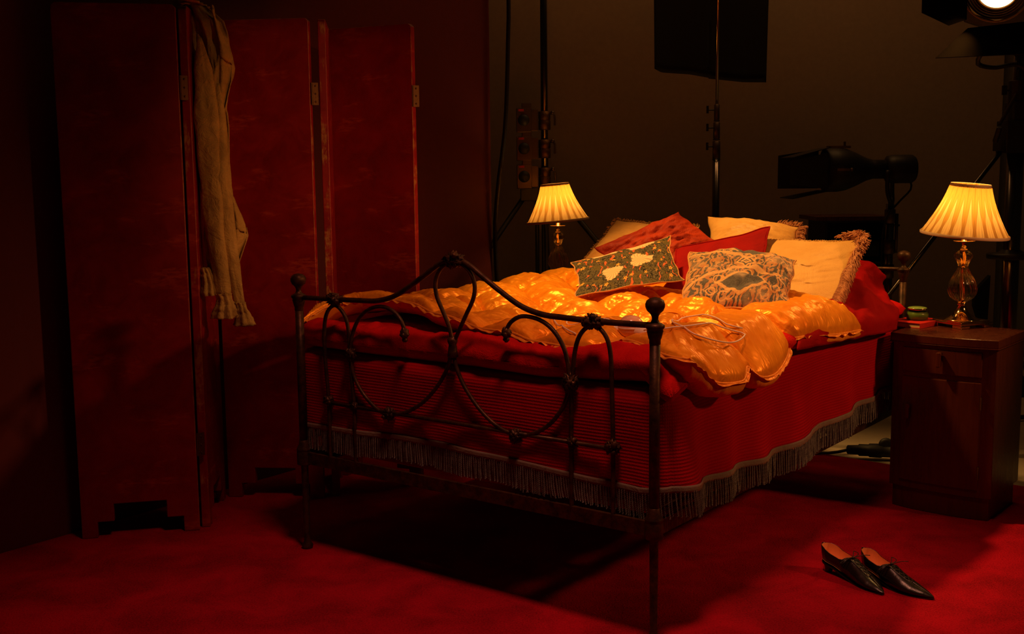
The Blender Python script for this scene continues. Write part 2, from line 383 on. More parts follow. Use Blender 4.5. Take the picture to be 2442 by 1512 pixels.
MT = dict(
 trim=plain('cream_lamp_trim', (.86, .60, .36), .8), 
 carpet=m_carpet(), conc=m_concrete(), paint=m_paint(), iron=m_iron(), wood=m_wood(), spread=m_spread(), floral=m_floral(), tap=m_tapestry(), shade=m_shade(),
 wallred=plain('dark_red_painted_flat', (.115, .0045, .004), .75, 0, 30, .1), wallbrown=plain('brown_studio_wall', (.30, .22, .15), .9, 0, 8, .1), wallgrey=plain('grey_studio_wall', (.34, .34, .25), .9),
 gold=satin('gold_satin', (.76, .22, .006), (.95, .37, .016)), goldback=satin('gold_satin_frill', (.72, .24, .02), (.85, .33, .04), .4, False),
 duvet=cloth('red_cotton_duvet', (.40, .003, .003), (.52, .005, .004), .85, 0., ws=7, bs=1., spec=.08), sheet=cloth('crimson_cotton_sheet', (.22, .0012, .002), (.30, .002, .003), .85, 0., ws=9, bs=.5, spec=.06),
 rust=cloth('rust_crushed_velvet', (.16, .006, .002), (.50, .045, .004), .65, 0., (1, .35, .1), 9, .8, 200, .2), redvel=cloth('red_velvet', (.24, .0015, .002), (.36, .004, .003), .8, 0., (1, .3, .1), 10, .6, 300, .12),
 yellow=cloth('yellow_silk', (.66, .34, .07), (.78, .45, .12), .5, .1, (1, .8, .5), 5, .6, 250, .35), beige=cloth('beige_linen', (.62, .30, .07), (.72, .37, .10), .8, .2, (1, .7, .4), 10, .5),
 piping=cloth('ochre_piping', (.55, .27, .08), (.65, .33, .1), .7), backing=cloth('orange_cushion_backing', (.55, .15, .02), (.65, .2, .03), .7),
 fringe=m_cord('tan_fringe_cord', (.42, .14, .045), (.70, .30, .11)), cord=m_cord('grey_twisted_cord', (.07, .066, .06), (.17, .16, .14)), braid=cloth('grey_braid', (.13, .11, .085), (.18, .155, .12), .8, weave=700),
 dress=cloth('olive_gold_jacquard', (.30, .19, .05), (.62, .40, .11), .75, .0, (1, .8, .4), 20, .8, 240),
 brass=plain('aged_brass', (.15, .075, .028), .5, .9, 120, .5), chrome=plain('polished_chrome', (.62, .56, .5), .12, 1.), steel=plain('dull_steel', (.14, .10, .075), .4, .8), darksteel=plain('dark_chrome_tube', (.22, .19, .17), .22, 1.),
 black=plain('matt_black_metal', (.012, .011, .011), .5), blackcloth=plain('black_flag_cloth', (.004, .004, .004), .95), rubber=plain('black_rubber', (.012, .012, .014), .55), leather=plain('black_leather', (.012, .009, .007), .28, 0, 140, .15),
 lining=plain('tan_leather_lining', (.90, .36, .12), .6), white=plain('cream_cable_plastic', (.82, .66, .48), .4), peach=plain('peach_plastic', (.85, .45, .24), .22, Transmission_Weight=0., Subsurface_Weight=.1),
 goldm=plain('polished_gold_metal', (.85, .55, .25), .12, 1.), amber=m_glass('amber_fluted_glass', (1, .80, .55)), green=m_glass('green_ribbed_glass', (.55, .75, .3), .08), cream=plain('green_jar_cream', (.20, .27, .04), .5), jarlid=plain('green_enamel_lid', (.22, .34, .07), .2),
 book=cloth('red_book_cloth', (.46, .01, .006), (.52, .015, .01), .7, 0.), pages=plain('tan_book_pages', (.60, .40, .2), .9, 0, 200, .3), mattress=plain('striped_mattress_ticking', (.3, .2, .15), .9),
 bulb=emis('lit_bulb', (1, .5, .12), 25), lens=emis('lit_studio_lens', (1, .55, .17), 7), led=emis('green_led', (.02, 1, .08), 5), door=plain('black_barn_door_paint', (.010, .007, .005), .9, Specular_IOR_Level=0.), label=plain('red_clamp_sticker', (.45, .02, .02), .6), teal=plain('teal_case_label', (.02, .07, .07), .5), greyl=plain('pale_ribbed_grille', (.32, .22, .12), .45, .6))

# ------------------------------------------------------------------ the setting
def struct(name, mb, mat, M=None, **k): return tag(mb.build(name, mat, M=M, **k), kind='structure')
_wn = .0
def carpet_poly():
    back = Vector((2.078, 4.498)); dirb = (Vector((1.419, 5.066)) - back).normalized()
    a = back - dirb * 2.2; b = back + dirb * 2.6
    # left limit: the red flat
    f0 = bw(-.83, -3.2).xy; f1 = bw(-.83, 2.0).xy
    return [tuple(f0), (3.6, .3), tuple(a), tuple(b), tuple(f1)]
struct('floor', MB().box((1, 4.2, -.035), (12, 12, .05)), MT['conc'], sm=False)
cp = carpet_poly()
tag(MB().prism(cp, -.0095, 0).build('carpet', MT['carpet'], sm=False), 'red cut pile carpet laid over the bare beige studio floor', 'carpet')
struct('wall_left', MB().box((-.86, -.6, 1.75), (.05, 5.44, 3.56)), MT['wallred'], M=BM, sm=False)
struct('wall_back', MB().box((-1.0, 7.05, 1.95), (8.0, .06, 4.0)), MT['wallbrown'], sm=False)
struct('wall_right', MB().box((4.5, 7.25, 1.95), (4.2, .06, 4.0)), MT['wallgrey'], sm=False)

# ------------------------------------------------------------------ folding screen
def panel(p, q, T=.03, h=1.885):
    p, q = Vector(p), Vector(q); wd = (q - p).length; a = atan2(q.y - p.y, q.x - p.x)
    M = Matrix.Translation((p.x, p.y, 0)) @ Matrix.Rotation(a, 4, 'Z')
    f, s1 = .055, .058
    o = [(0, 0), (f, 0), (f, s1), (f + s1, s1), (f + s1, .122), (wd - f - s1, .122), (wd - f - s1, s1), (wd - f, s1), (wd - f, 0), (wd, 0), (wd, h - .012), (wd - .012, h), (.012, h), (0, h - .012)]
    n = len(o); vs = [(x, 0, z) for x, z in o] + [(x, T, z) for x, z in o]
    mb = MB(); mb.add(vs, [tuple(range(n)), tuple(reversed(range(n, 2 * n)))] + [((i + 1) % n, i, n + i, n + (i + 1) % n) for i in range(n)])
    return mb, M, wd
scr = thing('folding_screen', Vector((-1.15, 4.3, 0)), 'tall red painted folding screen with scuffed panels and stepped feet, left of the bed', 'folding screen')
P1a, P1b = (-1.555, 3.955), (-1.156, 4.046)
P2a, P2b = (-1.158, 4.080), (-1.196, 4.47)
P3a, P3b = (-1.155, 4.475), (-.765, 4.437)
P4a, P4b = (-.735, 4.47), (-.77, 4.80)
P5a, P5b = (-.765, 4.80), (-.39, 4.635)
inv = Matrix.Translation((1.15, -4.3, 0))
for a, b in ((P1a, P1b), (P2b, P2a), (P3a, P3b), (P4b, P4a), (P5a, P5b)):
    T = .03
    if (a, b) in ((P2b, P2a), (P4b, P4a)): a, b = (a, b)
    mb, M, wd = panel(a, b, T)
    pn = mb.build('panel', MT['paint'], scr, sm=False, bevel=.003, M=inv @ M, uvs=(lambda wd: lambda v: (v.x if v.x < wd / 2 else .41 - (wd - v.x), v.z))(wd))
def hinge(x, y, z, rz, side=1):
    mb = MB().box((0, 0, 0), (.026, .003, .085)); 
    for k in (-.03, 0, .03): mb.blob((0, -.002, k), .004, n=4)
    mb.tube([(-.014, 0, -.042), (-.014, 0, .042)], .004, 8)
    mb.build('hinge', MT['brass'], scr, sm=False, M=Matrix.Translation((x + 1.15, y - 4.3, z)) @ Matrix.Rotation(rz, 4, 'Z'))
for z in (1.60, .32):
    hinge(-.748, 4.449, z, R(40)); hinge(-.376, 4.644, z, R(25)); hinge(-1.142, 4.062, z, R(40))

# ------------------------------------------------------------------ dress hung over the screen
def make_dress():
    root = thing('hanging_nightgown', Vector((-1.1, 4.3, 1.3)), 'olive gold patterned nightgown with frilled cuffs, slung over the folding screen', 'nightgown')
    Mi = Matrix.Translation((1.1, -4.3, -1.3)); sc_ = 1.0
    Lf = [(1.90, -1.173), (1.70, -1.150), (1.474, -1.143), (1.246, -1.134), (1.077, -1.128), (.93, -1.122), (.87, -1.10)]
    Rt = [(1.90, -1.05), (1.81, -1.016), (1.68, -1.0), (1.53, -1.036), (1.41, -1.028), (1.245, -1.034), (1.10, -1.038), (.98, -1.03), (.90, -1.015), (.8, -1.0)]
    def xs(tab, z):
        t = sorted(tab); return pl(t, z)[0]
    def body(u, v):
        z = 1.905 - v * 1.02
        x0, x1 = xs(Lf, z) * sc_, xs(Rt, z) * sc_
        if v < .0: pass
        uu = u
        x = lerp(x0, x1, uu) + .014 * fbm(u * 3, v * 6, 3)
        fold = .034 * sin(uu * 12 + 2.5 * fbm(uu * 1.2, v * 2.5, 5)) * (.4 + .6 * v) + .030 * fbm(uu * 4, v * 6, 1) + .03 * (1 - (2 * uu - 1) ** 2)
        y = 4.205 - fold; x = max(x, -1.130 - (y - 4.085) * .1 + .004) if v > .06 else x
        if v < .06: k = 1 - v / .06; x = lerp(x, -1.19, k * .35); z -= .0; y += .02 * k
        return (x, y, z + .01 * nz(u * 5, 2, 1) * (v > .5))
    MB().grid(body, 60, 150).build('bodice', MT['dress'], root, solid=.004, M=Mi)
    def back(u, v):  # the part flung over to the far side
        x = -1.195 - .01 * v - .012 * sin(v * 5); y = 4.12 + .16 * u; z = 1.912 - .45 * v + .03 * nz(u * 5, v * 3)
        if v < .12: k = v / .12; x = lerp(-1.10, x, k ** .6); z = 1.905 + .012 * sin(k * pi)
        return (x + .006 * sin(u * 20), y, z)
    MB().grid(back, 30, 30).build('train', MT['dress'], root, solid=.004, M=Mi)
    def strip(name, path, wid, depth, frill=0, n=50, y0=4.13, ph=0., par=root):
        P = resample([(x, 0, z) for x, z in path], n); w0 = max(w_[1] for w_ in wid)
        def f(u, v):
            p = P[min(n - 1, int(v * (n - 1) + .5))]; wv = pl(wid, v)[0]
            a = u * 2 * pi
            k = 1 + .12 * fbm(cos(a) * 2 + ph, sin(a) * 2, v * 8) + (frill * .22 * sin(a * 7 + ph) if frill else .10 * sin(a * 3 + ph + 5 * v))
            return (p.x * sc_ + cos(a) * wv * k, y0 + sin(a) * depth * k * (wv / wid[0][1] if frill else wv / w0) + .01 * fbm(v * 4, ph), p.z)
        return MB().grid(f, 36, n - 1).build(name, MT['dress'], par, solid=.003, M=Mi if par is root else None)
    s = strip('sleeve', [(-1.10, 1.78), (-1.085, 1.45), (-1.075, 1.15), (-1.062, .98), (-1.055, .86)], [(0, .006), (.12, .03), (.3, .040), (.7, .036), (1, .026)], .028, ph=1., y0=4.135)
    strip('cuff', [(-1.055, .865), (-1.05, .83), (-1.052, .775)], [(0, .026), (.2, .022), (1, .046)], .022, 1, 20, ph=2., par=s, y0=4.135)
    s = strip('sleeve', [(-1.045, 1.62), (-1.045, 1.3), (-1.028, 1.05), (-1.010, .90), (-1.0, .82)], [(0, .004), (.15, .024), (.4, .030), (1, .017)], .024, ph=4., y0=4.15)
    strip('cuff', [(-1.0, .83), (-.99, .79), (-.985, .745)], [(0, .016), (.25, .014), (1, .034)], .018, 1, 20, ph=5., par=s, y0=4.15)
    strip('ruffle', [(-1.118, .96), (-1.108, .92), (-1.103, .86)], [(0, .012), (.2, .016), (1, .028)], .02, 1, 20, ph=8., y0=4.14)
    def flap(pts, nm, y0):
        P = pts
        def f(u, v):
            r0 = pl([(p[0], p[1]) for p in P[0]], v)[0]; r1 = pl([(p[0], p[1]) for p in P[1]], v)[0]
            z = lerp(P[2], P[3], v); return (lerp(r0, r1, u) * sc_, y0 + .02 * sin(u * 6 + v * 4) + .012 * fbm(u * 3, v * 4), z - .03 * u * (v < .5))
        MB().grid(f, 16, 40).build(nm, MT['dress'], root, solid=.003, M=Mi)
    flap(([(0, -1.03), (1, -1.03)], [(0, -1.02), (.35, -.985), (.6, -.975), (1, -1.015)], 1.25, .95), 'ruffle', 4.20)
    flap(([(0, -1.06), (1, -1.04)], [(0, -1.055), (.4, -1.0), (.7, -1.004), (1, -1.03)], 1.90, 1.52), 'collar', 4.17)
make_dress()

# ------------------------------------------------------------------ iron bedstead
W = 1.387
bed = thing('iron_bedstead', BM, 'antique bronze iron bedstead with scrolled footboard and ball finials', 'bed')
def mir(pts, c=.692): return [(2 * c - x, z) for x, z in pts]
TOP = [(0, .880), (.171, .884), (.293, .887), (.368, .891), (.442, .910), (.515, .948), (.585, .990), (.637, 1.022), (.692, 1.037)]
TOP = TOP + mir(TOP[:-1])[::-1]; TOP[-1] = (W, .886)
LOOP = [(.678, .79), (.668, .828), (.644, .875), (.621, .918), (.615, .957), (.626, .99), (.652, 1.016), (.693, 1.028)]
LOOP = LOOP + [(.733, 1.016), (.760, .99), (.771, .957), (.763, .918), (.738, .875), (.711, .828), (.689, .79)]
SCL = [(.672, .742), (.660, .705), (.624, .650), (.572, .596), (.52, .560), (.463, .535), (.41, .525), (.362, .533), (.317, .560), (.282, .592), (.256, .63), (.243, .668), (.239, .702), (.243, .748), (.263, .798), (.294, .838), (.339, .864), (.388, .873), (.433, .863), (.468, .835), (.483, .803)]
SCR = [(.685, .739), (.696, .701), (.728, .646), (.784, .586), (.85, .543), (.918, .525), (.979, .537), (1.04, .573), (1.084, .624), (1.106, .669), (1.113, .7), (1.106, .754), (1.092, .8), (1.064, .84), (1.027, .867), (.983, .880), (.938, .879), (.904, .860), (.889, .838)]
def bar(name, pts, r, t, parent, seg=None, **k): return MB().tube([(x, t, z) for x, z in pts], r, 10, seg=seg, **k).build(name, MT['iron'], parent)
def casting(s, z, r, t, parent, sc=(1, .9, 1)):
    mb = MB(); mb.blob((s, t, z), r, .55, 170, 18, sc)
    rnd = random.Random(int(s * 1000 + z * 977))
    for k in range(7):
        a = rnd.random() * 6.3; mb.blob((s + cos(a) * r * .75 * sc[0], t + rnd.uniform(-.6, .4) * r, z + sin(a) * r * .8 * sc[2]), r * rnd.uniform(.32, .5), .4, 300, 8)
    return mb.build('casting', MT['iron'], parent)
def ballend(s, z, t, parent):
    mb = MB(); mb.blob((s, t, z), .014, .3, 200, 12, (1, 1, 1.3)); mb.blob((s, t, z - .02), .009, .3, 200, 8)
    for a in range(5): mb.blob((s + .010 * cos(a * 1.26), t + .010 * sin(a * 1.26), z - .004), .007, .3, 200, 6)
    mb.build('finial', MT['iron'], parent)
def bed_end(t, nm):
    e = bpy.data.objects.new(nm, None); C.objects.link(e); e.parent = bed
    bar('top_rail', TOP, .0085, t, e, 90)
    bar('scroll', LOOP, .0065, t, e, 70); bar('scroll', SCL, .0065, t, e, 110); bar('scroll', SCR, .0065, t, e, 110)
    AL = [(.130, .33), (.130, .535), (.120, .673), (.119, .773), (.134, .835), (.171, .864), (.208, .845), (.230, .803), (.238, .706), (.244, .60), (.250, .534), (.250, .33)]
    AR = [(1.256, .33), (1.256, .534), (1.252, .70), (1.247, .80), (1.229, .85), (1.191, .872), (1.153, .85), (1.131, .80), (1.119, .70), (1.117, .6), (1.116, .534), (1.116, .33)]
    bar('arch', AL, .0065, t, e, 90); bar('arch', AR, .0065, t, e, 90)
    MB().tube([(.13, t, .531), (1.256, t, .531)], .0065, 10).build('lower_rail', MT['iron'], e)
    for s, z, r in ((.171, .882, .022), (1.191, .882, .022), (.692, 1.035, .024), (.239, .704, .018), (1.113, .702, .021), (.407, .527, .019), (.918, .525, .020), (.13, .538, .017), (.25, .534, .014), (1.12, .532, .016), (1.254, .536, .020)):
        casting(s, z, r, t, e, (1.35, .9, .85) if z > .85 else (1, .9, 1.25) if z > .6 else (1, .9, .95))
    mb = MB(); mb.lathe([(.012, 0), (.017, .004), (.015, .02), (.012, .04), (.016, .05), (.016, .058), (.009, .064)], 14, Matrix.Translation((.680, t, .735))); mb.blob((.683, t, .79), .013, .4, 200, 8)
    mb.build('casting', MT['iron'], e)
    ballend(.483, .795, t, e); ballend(.887, .828, t, e)
    for s in (0, W):
        prof = [(.017, 0), (.019, .004), (.020, .012), (.013, .022), (.0105, .04), (.0125, .30), (.0125, .31)]
        MB().lathe(prof, 18, Matrix.Translation((s, t, 0))).build('leg', MT['iron'], e)
        MB().tube([(s, t, .37), (s, t, .845)], .0145, 18).build('post', MT['iron'], e)
        prof = [(.0145, .835), (.0155, .838), (.0155, .848), (.018, .853), (.0225, .872), (.0215, .876), (.026, .881), (.0262, .887), (.021, .891), (.012, .895), (.0085, .903), (.0095, .911), (.014, .919), (.022, .926), (.0262, .936), (.0265, .944), (.023, .953), (.015, .959), (.004, .962)]
        MB().lathe(prof, 28, Matrix.Translation((s, t, 0))).build('finial', MT['iron'], e)
        MB().lathe([(.0245, .30), (.0255, .302), (.0255, .345), (.024, .350), (.026, .352), (.025, .356), (.017, .372), (.0155, .385), (.0145, .386)], 24, Matrix.Translation((s, t, 0))).build('corner_joint', MT['iron'], e)
    MB().box((W / 2, t, .325), (W - .04, .012, .042)).box((W / 2, t + .018, .308), (W - .04, .04, .006)).build('end_rail', MT['iron'], e, sm=False, bevel=.001)
bed_end(0, 'footboard'); bed_end(1.986, 'headboard')
for s in (0, W):
    MB().box((s, .993, .325), (.012, 1.94, .042)).box((s + (.018 if s == 0 else -.018), .993, .308), (.04, 1.94, .006)).build('side_rail', MT['iron'], bed, sm=False)
for k in range(5): MB().box((W / 2, .2 + k * .4, .317), (W - .05, .03, .006)).build('slat', MT['iron'], bed, sm=False)

mt = MB().box((.69, .995, .505), (1.30, 1.86, .35)).build('mattress', MT['mattress'], sm=False, bevel=.04, M=BM)
tag(mt, 'deep mattress under the red knitted bedspread', 'mattress')

# ------------------------------------------------------------------ knitted bedspread
S0, S1, T0, T1, RC = -.068, 1.405, .022, 1.955, .07
def perim():
    P = [(S0, T1), (S0, T0 + RC)]
    for k in range(1, 9): a = pi + k / 8 * pi / 2; P.append((S0 + RC + RC * cos(a), T0 + RC + RC * sin(a)))
    P.append((S1 - RC, T0))
    for k in range(1, 9): a = 1.5 * pi + k / 8 * pi / 2; P.append((S1 - RC + RC * cos(a), T0 + RC + RC * sin(a)))
    P.append((S1, T1)); return P
NP = 620
PER = [Vector((p.x, p.y)) for p in resample([(x, y, 0) for x, y in perim()], NP + 1, False)]
PNV = []
for i in range(NP + 1):
    t = (PER[min(NP, i + 1)] - PER[max(0, i - 1)]).normalized(); PNV.append(Vector((t.y, -t.x)))
PLEN = sum((a - b).length for a, b in zip(PER, PER[1:]))
def hem(p):
    if p.x > S1 - .04 and p.y > T0 + .04: z = pl([(0, .440), (.15, .424), (.32, .412), (.62, .402), (.92, .405), (1.3, .418), (1.77, .440), (2, .445)], p.y)[0]
    elif p.y < T0 + RC: z = pl([(-.07, .438), (.2, .446), (.48, .455), (.75, .450), (.98, .443), (1.2, .430), (1.33, .424), (1.42, .436)], p.x)[0]
    else: z = pl([(0, .44), (2, .44)], p.y)[0]
    return z
def sp_pt(i, z):
    p, n = PER[i], PNV[i]; d = i / NP * PLEN; k = clamp((.70 - z) / .28)
    side = p.x > S1 - .01
    o = k * (.012 * sin(d * 21 + 1.5 * sin(d * 5)) * (1 if side or p.x > 1.2 else .35) + .014 * fbm(d * 3, k * 1.2, 2)) + .012 * k
    if side: o += .018 * k * exp(-((p.y - .12) / .08) ** 2) - .02 * k * exp(-((p.y - .03) / .05) ** 2)
    top = .70 + .012 * fbm(d * 2.4, 4)
    if z > .655: kk = (z - .655) / .045; o -= .045 * (1 - sqrt(max(0, 1 - kk * kk))); 
    return Vector((p.x + n.x * o, p.y + n.y * o, z))
def spf(u, v):
    i = int(round(u * NP)); hz = hem(PER[i]); z = lerp(hz, .70, v ** .8 if v > 0 else 0); return sp_pt(i, z)
mb = MB(); mb.grid(spf, NP, 30)
for j in range(31):
    for i in range(NP + 1): mb.uv[j * (NP + 1) + i] = (i / NP * PLEN, mb.v[j * (NP + 1) + i][2])
b0 = 30 * (NP + 1)
bs = len(mb.v)
mb.grid(lambda u, v: (lerp(S0 + .045, S1 - .045, u), lerp(T0 + .045, T1, v), .70 + .004 * fbm(u * 4, v * 4)), 20, 20)
for k in range(bs, len(mb.v)): mb.uv[k] = mb.v[k][:2]
spread = tag(mb.build('bedspread', MT['spread'], M=BM), 'deep red ribbed knit bedspread with grey fringed hem hanging over the bed', 'bedspread')
mb = MB(); HB = .017
def brf(u, v):
    i = int(round(u * NP)); hz = hem(PER[i]); a = sp_pt(i, hz); n = PNV[i]
    return (a.x + n.x * .003, a.y + n.y * .003, hz + HB * .35 - HB * 1.1 * v)
mb.grid(brf, NP, 3); mb.build('braid_trim', MT['braid'], spread, solid=.003)
mb = MB(); NC = 880
rnd = random.Random(3)
for c in range(NC):
    i0 = (c + .5) / NC * NP; i = int(i0); n = PNV[i]; hz = hem(PER[i]); a = sp_pt(i, hz)
    foot = PER[i].y < T0 + RC
    d = i / NP * PLEN
    ln = (.070 if foot else .076) + .010 * fbm(d * 4, 7) + rnd.uniform(-.004, .004)
    zt = hz - HB * .6
    tx = PNV[i].y * -1; ty = PNV[i].x
    lean = .06 * fbm(d * 5, 3.3) * (1.6 if foot else .7) + (.10 if foot and d > 3.0 else 0) + (.25 * exp(-((PER[i].y - .05) / .07) ** 2) if not foot and PER[i].x > 1 else 0)
    jit = rnd.uniform(-.003, .005)
    for ph in (0, pi):
        pts = []
        for k in range(19):
            q = k / 18; tw = q * 38 + ph + c * .05
            sx = lean * ln * q * q + .0012 * cos(tw); ox = .003 + jit * q + .0012 * sin(tw) + .0012 * sin(q * 3 + c)
            pts.append((a.x + n.x * ox + tx * sx, a.y + n.y * ox + ty * sx, zt - ln * q))
        mb.tube(pts, .0018, 4, sm=False, cap=False)
tag(mb.build('fringe', MT['cord'], spread), 'dark grey twisted cord fringe', kind='stuff')

# ------------------------------------------------------------------ red duvet rolled to the foot of the bed
def duvet():
    mb = MB(); a0, a1, b0, b1 = -.055, 1.43, .022, 1.9
    def bot(s): return pl([(-.06, .700), (.2, .700), (.49, .694), (.75, .698), (.98, .692), (1.2, .705), (1.33, .715), (1.45, .69)], s)[0]
    def pt(s, t, top):
        d = min(s - a0, a1 - s, (t - b0), (b1 - t)); k = clamp(d / .075); e = sqrt(max(0, 1 - (1 - k) ** 2))
        zb = bot(s); wr = .014 * fbm(s * 5, t * 6, 1) + .012 * (abs(nz(s * 11 + 2 * nz(s * 3, t * 5, 2), t * 5 + (s * 3), 5)) - .25) * 1.6 * e + .006 * fbm(s * 24, t * 12, 8) * e
        bulge = (.012 * fbm(s * 3, 9) + .010 * (abs(nz(s * 13, 7. * top, 4)) - .2)) if t < .2 else 0
        mid = zb + .043
        dp = lerp(.058, .030, smooth((t - .09) / .12)); z = mid + (dp * e + wr * e * lerp(1, .3, smooth((t - .09) / .12)) if top else -.043 * e)
        z = min(z, .80) if t > .14 else z
        if t > .14 or s > 1.40: z = min(z, .785 - .3 * max(0, s - 1.38))
        drop = smooth((s - 1.31) / .1) * smooth((.20 - t) / .2); z -= .045 * drop
        tt = t + (bulge - .012 * sin(s * 9)) * (1 - k)
        return (s + .01 * fbm(t * 4, 3) * (1 - k), tt, z)
    def warp(x, n=2.6):  # denser near the edges
        x = 2 * x - 1; return .5 + .5 * (abs(x) ** (1 / 1.0)) * (1 if x > 0 else -1)
    us = [a0 + (a1 - a0) * i / 200 for i in range(201)]
    vs = [b0 + .10 * (j / 26) ** 1.6 for j in range(27)] + [b0 + .10 + (b1 - b0 - .1) * (j / 90) for j in range(1, 91)]
    for top in (True, False):
        mb.grid(lambda u, v: pt(us[int(round(u * 200))], vs[int(round(v * 116))], top), 200, 116, flip=not top)
    return mb
dv = tag(duvet().build('duvet', MT['duvet'], M=BM, weld=.0008), 'red cotton duvet with its puffy edge showing under the gold quilt at the foot', 'duvet')

# ------------------------------------------------------------------ gold satin eiderdown
QF = [(-.03, .03, .787), (-.02, .12, .825), (.03, .2, .847), (.10, .24, .856), (.197, .25, .858), (.329, .22, .856), (.448, .17, .841), (.552, .14, .837), (.631, .12, .826), (.71, .1, .815), (.827, .1, .812), (.911, .08, .798), (.967, .08, .794), (1.075, .08, .789), (1.142, .1, .796), (1.168, .15, .806), (1.191, .17, .81), (1.26, .14, .808), (1.357, .08, .798), (1.421, .06, .793), (1.46, .06, .795)]
QR = [(1.46, .06, .795), (1.455, .143, .748), (1.46, .196, .712), (1.48, .238, .702), (1.485, .336, .696), (1.455, .418, .722), (1.48, .449, .69), (1.485, .523, .680), (1.47, .62, .688), (1.44, .743, .715), (1.405, .813, .745), (1.43, .86, .752), (1.435, .97, .745), (1.46, 1.112, .733), (1.475, 1.29, .728)]
QB = [(-.05, 1.75, .79), (.3, 1.65, .80), (.7, 1.45, .80), (1.0, 1.22, .80), (1.15, 1.19, .82), (1.25, 1.22, .835), (1.38, 1.25, .80), (1.475, 1.29, .728)]
QL = [(-.03, .03, .787), (-.06, .3, .79), (-.06, 1.0, .78), (-.05, 1.75, .79)]
NU, NV = 330, 300
qf, qr, qb, ql = resample(QF, NU + 1), resample(QR, NV + 1), resample(QB, NU + 1), resample(QL, NV + 1)
# foot/back curves paired by width
SEAM = [.235, .43, .815]      # seams running in from the right edge (t)
def quilt_pattern(s, t, d, side):
    # edge channels
    if side == 'R': c = min(abs(t - x) / (.5 * .17) for x in (.05, .43, .815, 1.3)); ch = clamp(c) ** .45
    elif side == 'F': c = min(abs(s - x) / .085 for x in (-.06, .20, .46, .70, .93, 1.17, 1.46)); ch = clamp(c) ** .45
    else: c = min(abs(t - x) / .085 for x in (.03, .30, .56, .82, 1.08, 1.34, 1.6)); ch = clamp(c) ** .45
    # inner tufted cells
    a = (s + t) / .30; b = (s - t) / .30
    cell = (abs(sin(pi * a)) * abs(sin(pi * b))) ** .5
    k = smooth((d - .20) / .08)
    band = clamp(abs(d - .235) / .022) ** .6
    return lerp(ch, cell, k) * lerp(1, band, .8)
def quilt_pt(i, j, top, raw=False):
    u, v = i / NU, j / NV
    c = (1 - v) * qf[i] + v * qb[i] + (1 - u) * ql[j] + u * qr[j] - ((1 - u) * (1 - v) * qf[0] + u * (1 - v) * qf[NU] + (1 - u) * v * qb[0] + u * v * qb[NU])
    dF, dB, dL, dR = v * 1.25, (1 - v) * 1.25, u * 1.5, (1 - u) * 1.5
    d = min(dF, dB, dL, dR); side = {dF: 'F', dB: 'B', dL: 'L', dR: 'R'}[d]
    wsum = smooth(d / .11)
    s, t = c.x, c.y
    Z0 = .795 + .012 * fbm(s * 2, t * 2, 4) + .022 * exp(-((s - 1.22) / .16) ** 2 - ((t - 1.12) / .14) ** 2) + .02 * smooth((t - .9) / .5) * smooth((.6 - s) / .4) + .012 * exp(-((s - .1) / .2) ** 2)
    if s > 1.34: Z0 -= 1.6 * (s - 1.34) ** 2
    z = lerp(c.z, Z0, wsum)
    if not top:
        e = clamp(d / .06); z = c.z - .050 * sqrt(max(0, 1 - (1 - e) ** 2)) * (1 if side == 'R' else .85 if side == 'F' else .4)
        z = min(z, lerp(c.z, .79, smooth(d / .2)))
        o = .03 * sqrt(e) * (1 - e) * (side == 'R')
        return (s + o, t, z + .004 * fbm(s * 18, t * 18, 9))
    e = clamp(d / .055); puff = sqrt(max(0, 1 - (1 - e) ** 2))
    p = quilt_pattern(s + .012 * fbm(s * 6, t * 6), t + .012 * fbm(s * 6, t * 6, 5), d, side)
    H = .044 if side != 'R' else .052
    H = lerp(H, .060, smooth((d - .2) / .1))
    wr = .007 * fbm(s * 9, t * 22, 1) + .004 * fbm(s * 30, t * 14, 6)
    wr += (.014 if side == 'R' else .011) * (1 - p) * (abs(nz(s * 21 + 3 * nz(s * 4, t * 4, 1), t * 26, 3)) - .2) + .010 * (abs(nz(s * 8, t * 7, 12)) - .25) * p
    # ruched ring of the centre medallion
    r = sqrt(((s - .78) / 1.25) ** 2 + (t - .62) ** 2); ring = exp(-((r - .20) / .03) ** 2)
    z += puff * (H * p * (1 - .55 * ring) + wr) + ring * (.008 * fbm(s * 55, t * 55, 2, 2) + .010)
    o = .016 * puff * (1 - e) * (1 if side == 'R' else 0)
    return (s + o, t, z)
mb = MB()
mb.grid(lambda u, v: quilt_pt(int(round(u * NU)), int(round(v * NV)), True), NU, NV)
quilt_top = (list(mb.v), list(mb.f))
mb.grid(lambda u, v: quilt_pt(int(round(u * NU)), int(round(v * NV)), False), NU, NV, flip=True)
quilt = tag(mb.build('eiderdown_quilt', MT['gold'], M=BM, weld=.0006), 'golden satin eiderdown quilt, puffed and tufted, spread over the bed', 'quilt')
QBVH = BVHTree.FromPolygons([Vector(p) for p in quilt_top[0]], quilt_top[1])
def quilt_z(s, t, default=.80):
    h = QBVH.ray_cast(Vector((s, t, 2)), Vector((0, 0, -1))); return h[0].z if h[0] else default
ring_ = qf[:-1] + qr[:-1] + list(reversed(qb))[:-1] + list(reversed(ql))[:-1]
cen = Vector((.7, .6, .8)); ring_ = resample([tuple(p) for p in ring_[::4]] + [tuple(ring_[0])], 1500, False)
mb = MB()
def frill(u, v):
    i = int(round(u * 1499)); p = ring_[i]; n = (ring_[min(1499, i + 1)] - ring_[max(0, i - 1)]); n = Vector((n.y, -n.x, 0)).normalized()
    L = u * 6.2; amp = v
    wv = sin(L * 74 + 9 * nz(L * 9, 1)) * (.45 + 1.3 * abs(nz(L * 13, 5))) ; w2 = nz(L * 40, 3)
    out = .016 * v + .004 * w2 * amp
    return (p.x + n.x * (out - .004), p.y + n.y * (out - .004), p.z + .0075 * wv * amp + .004 * w2 * amp - .004 * v)
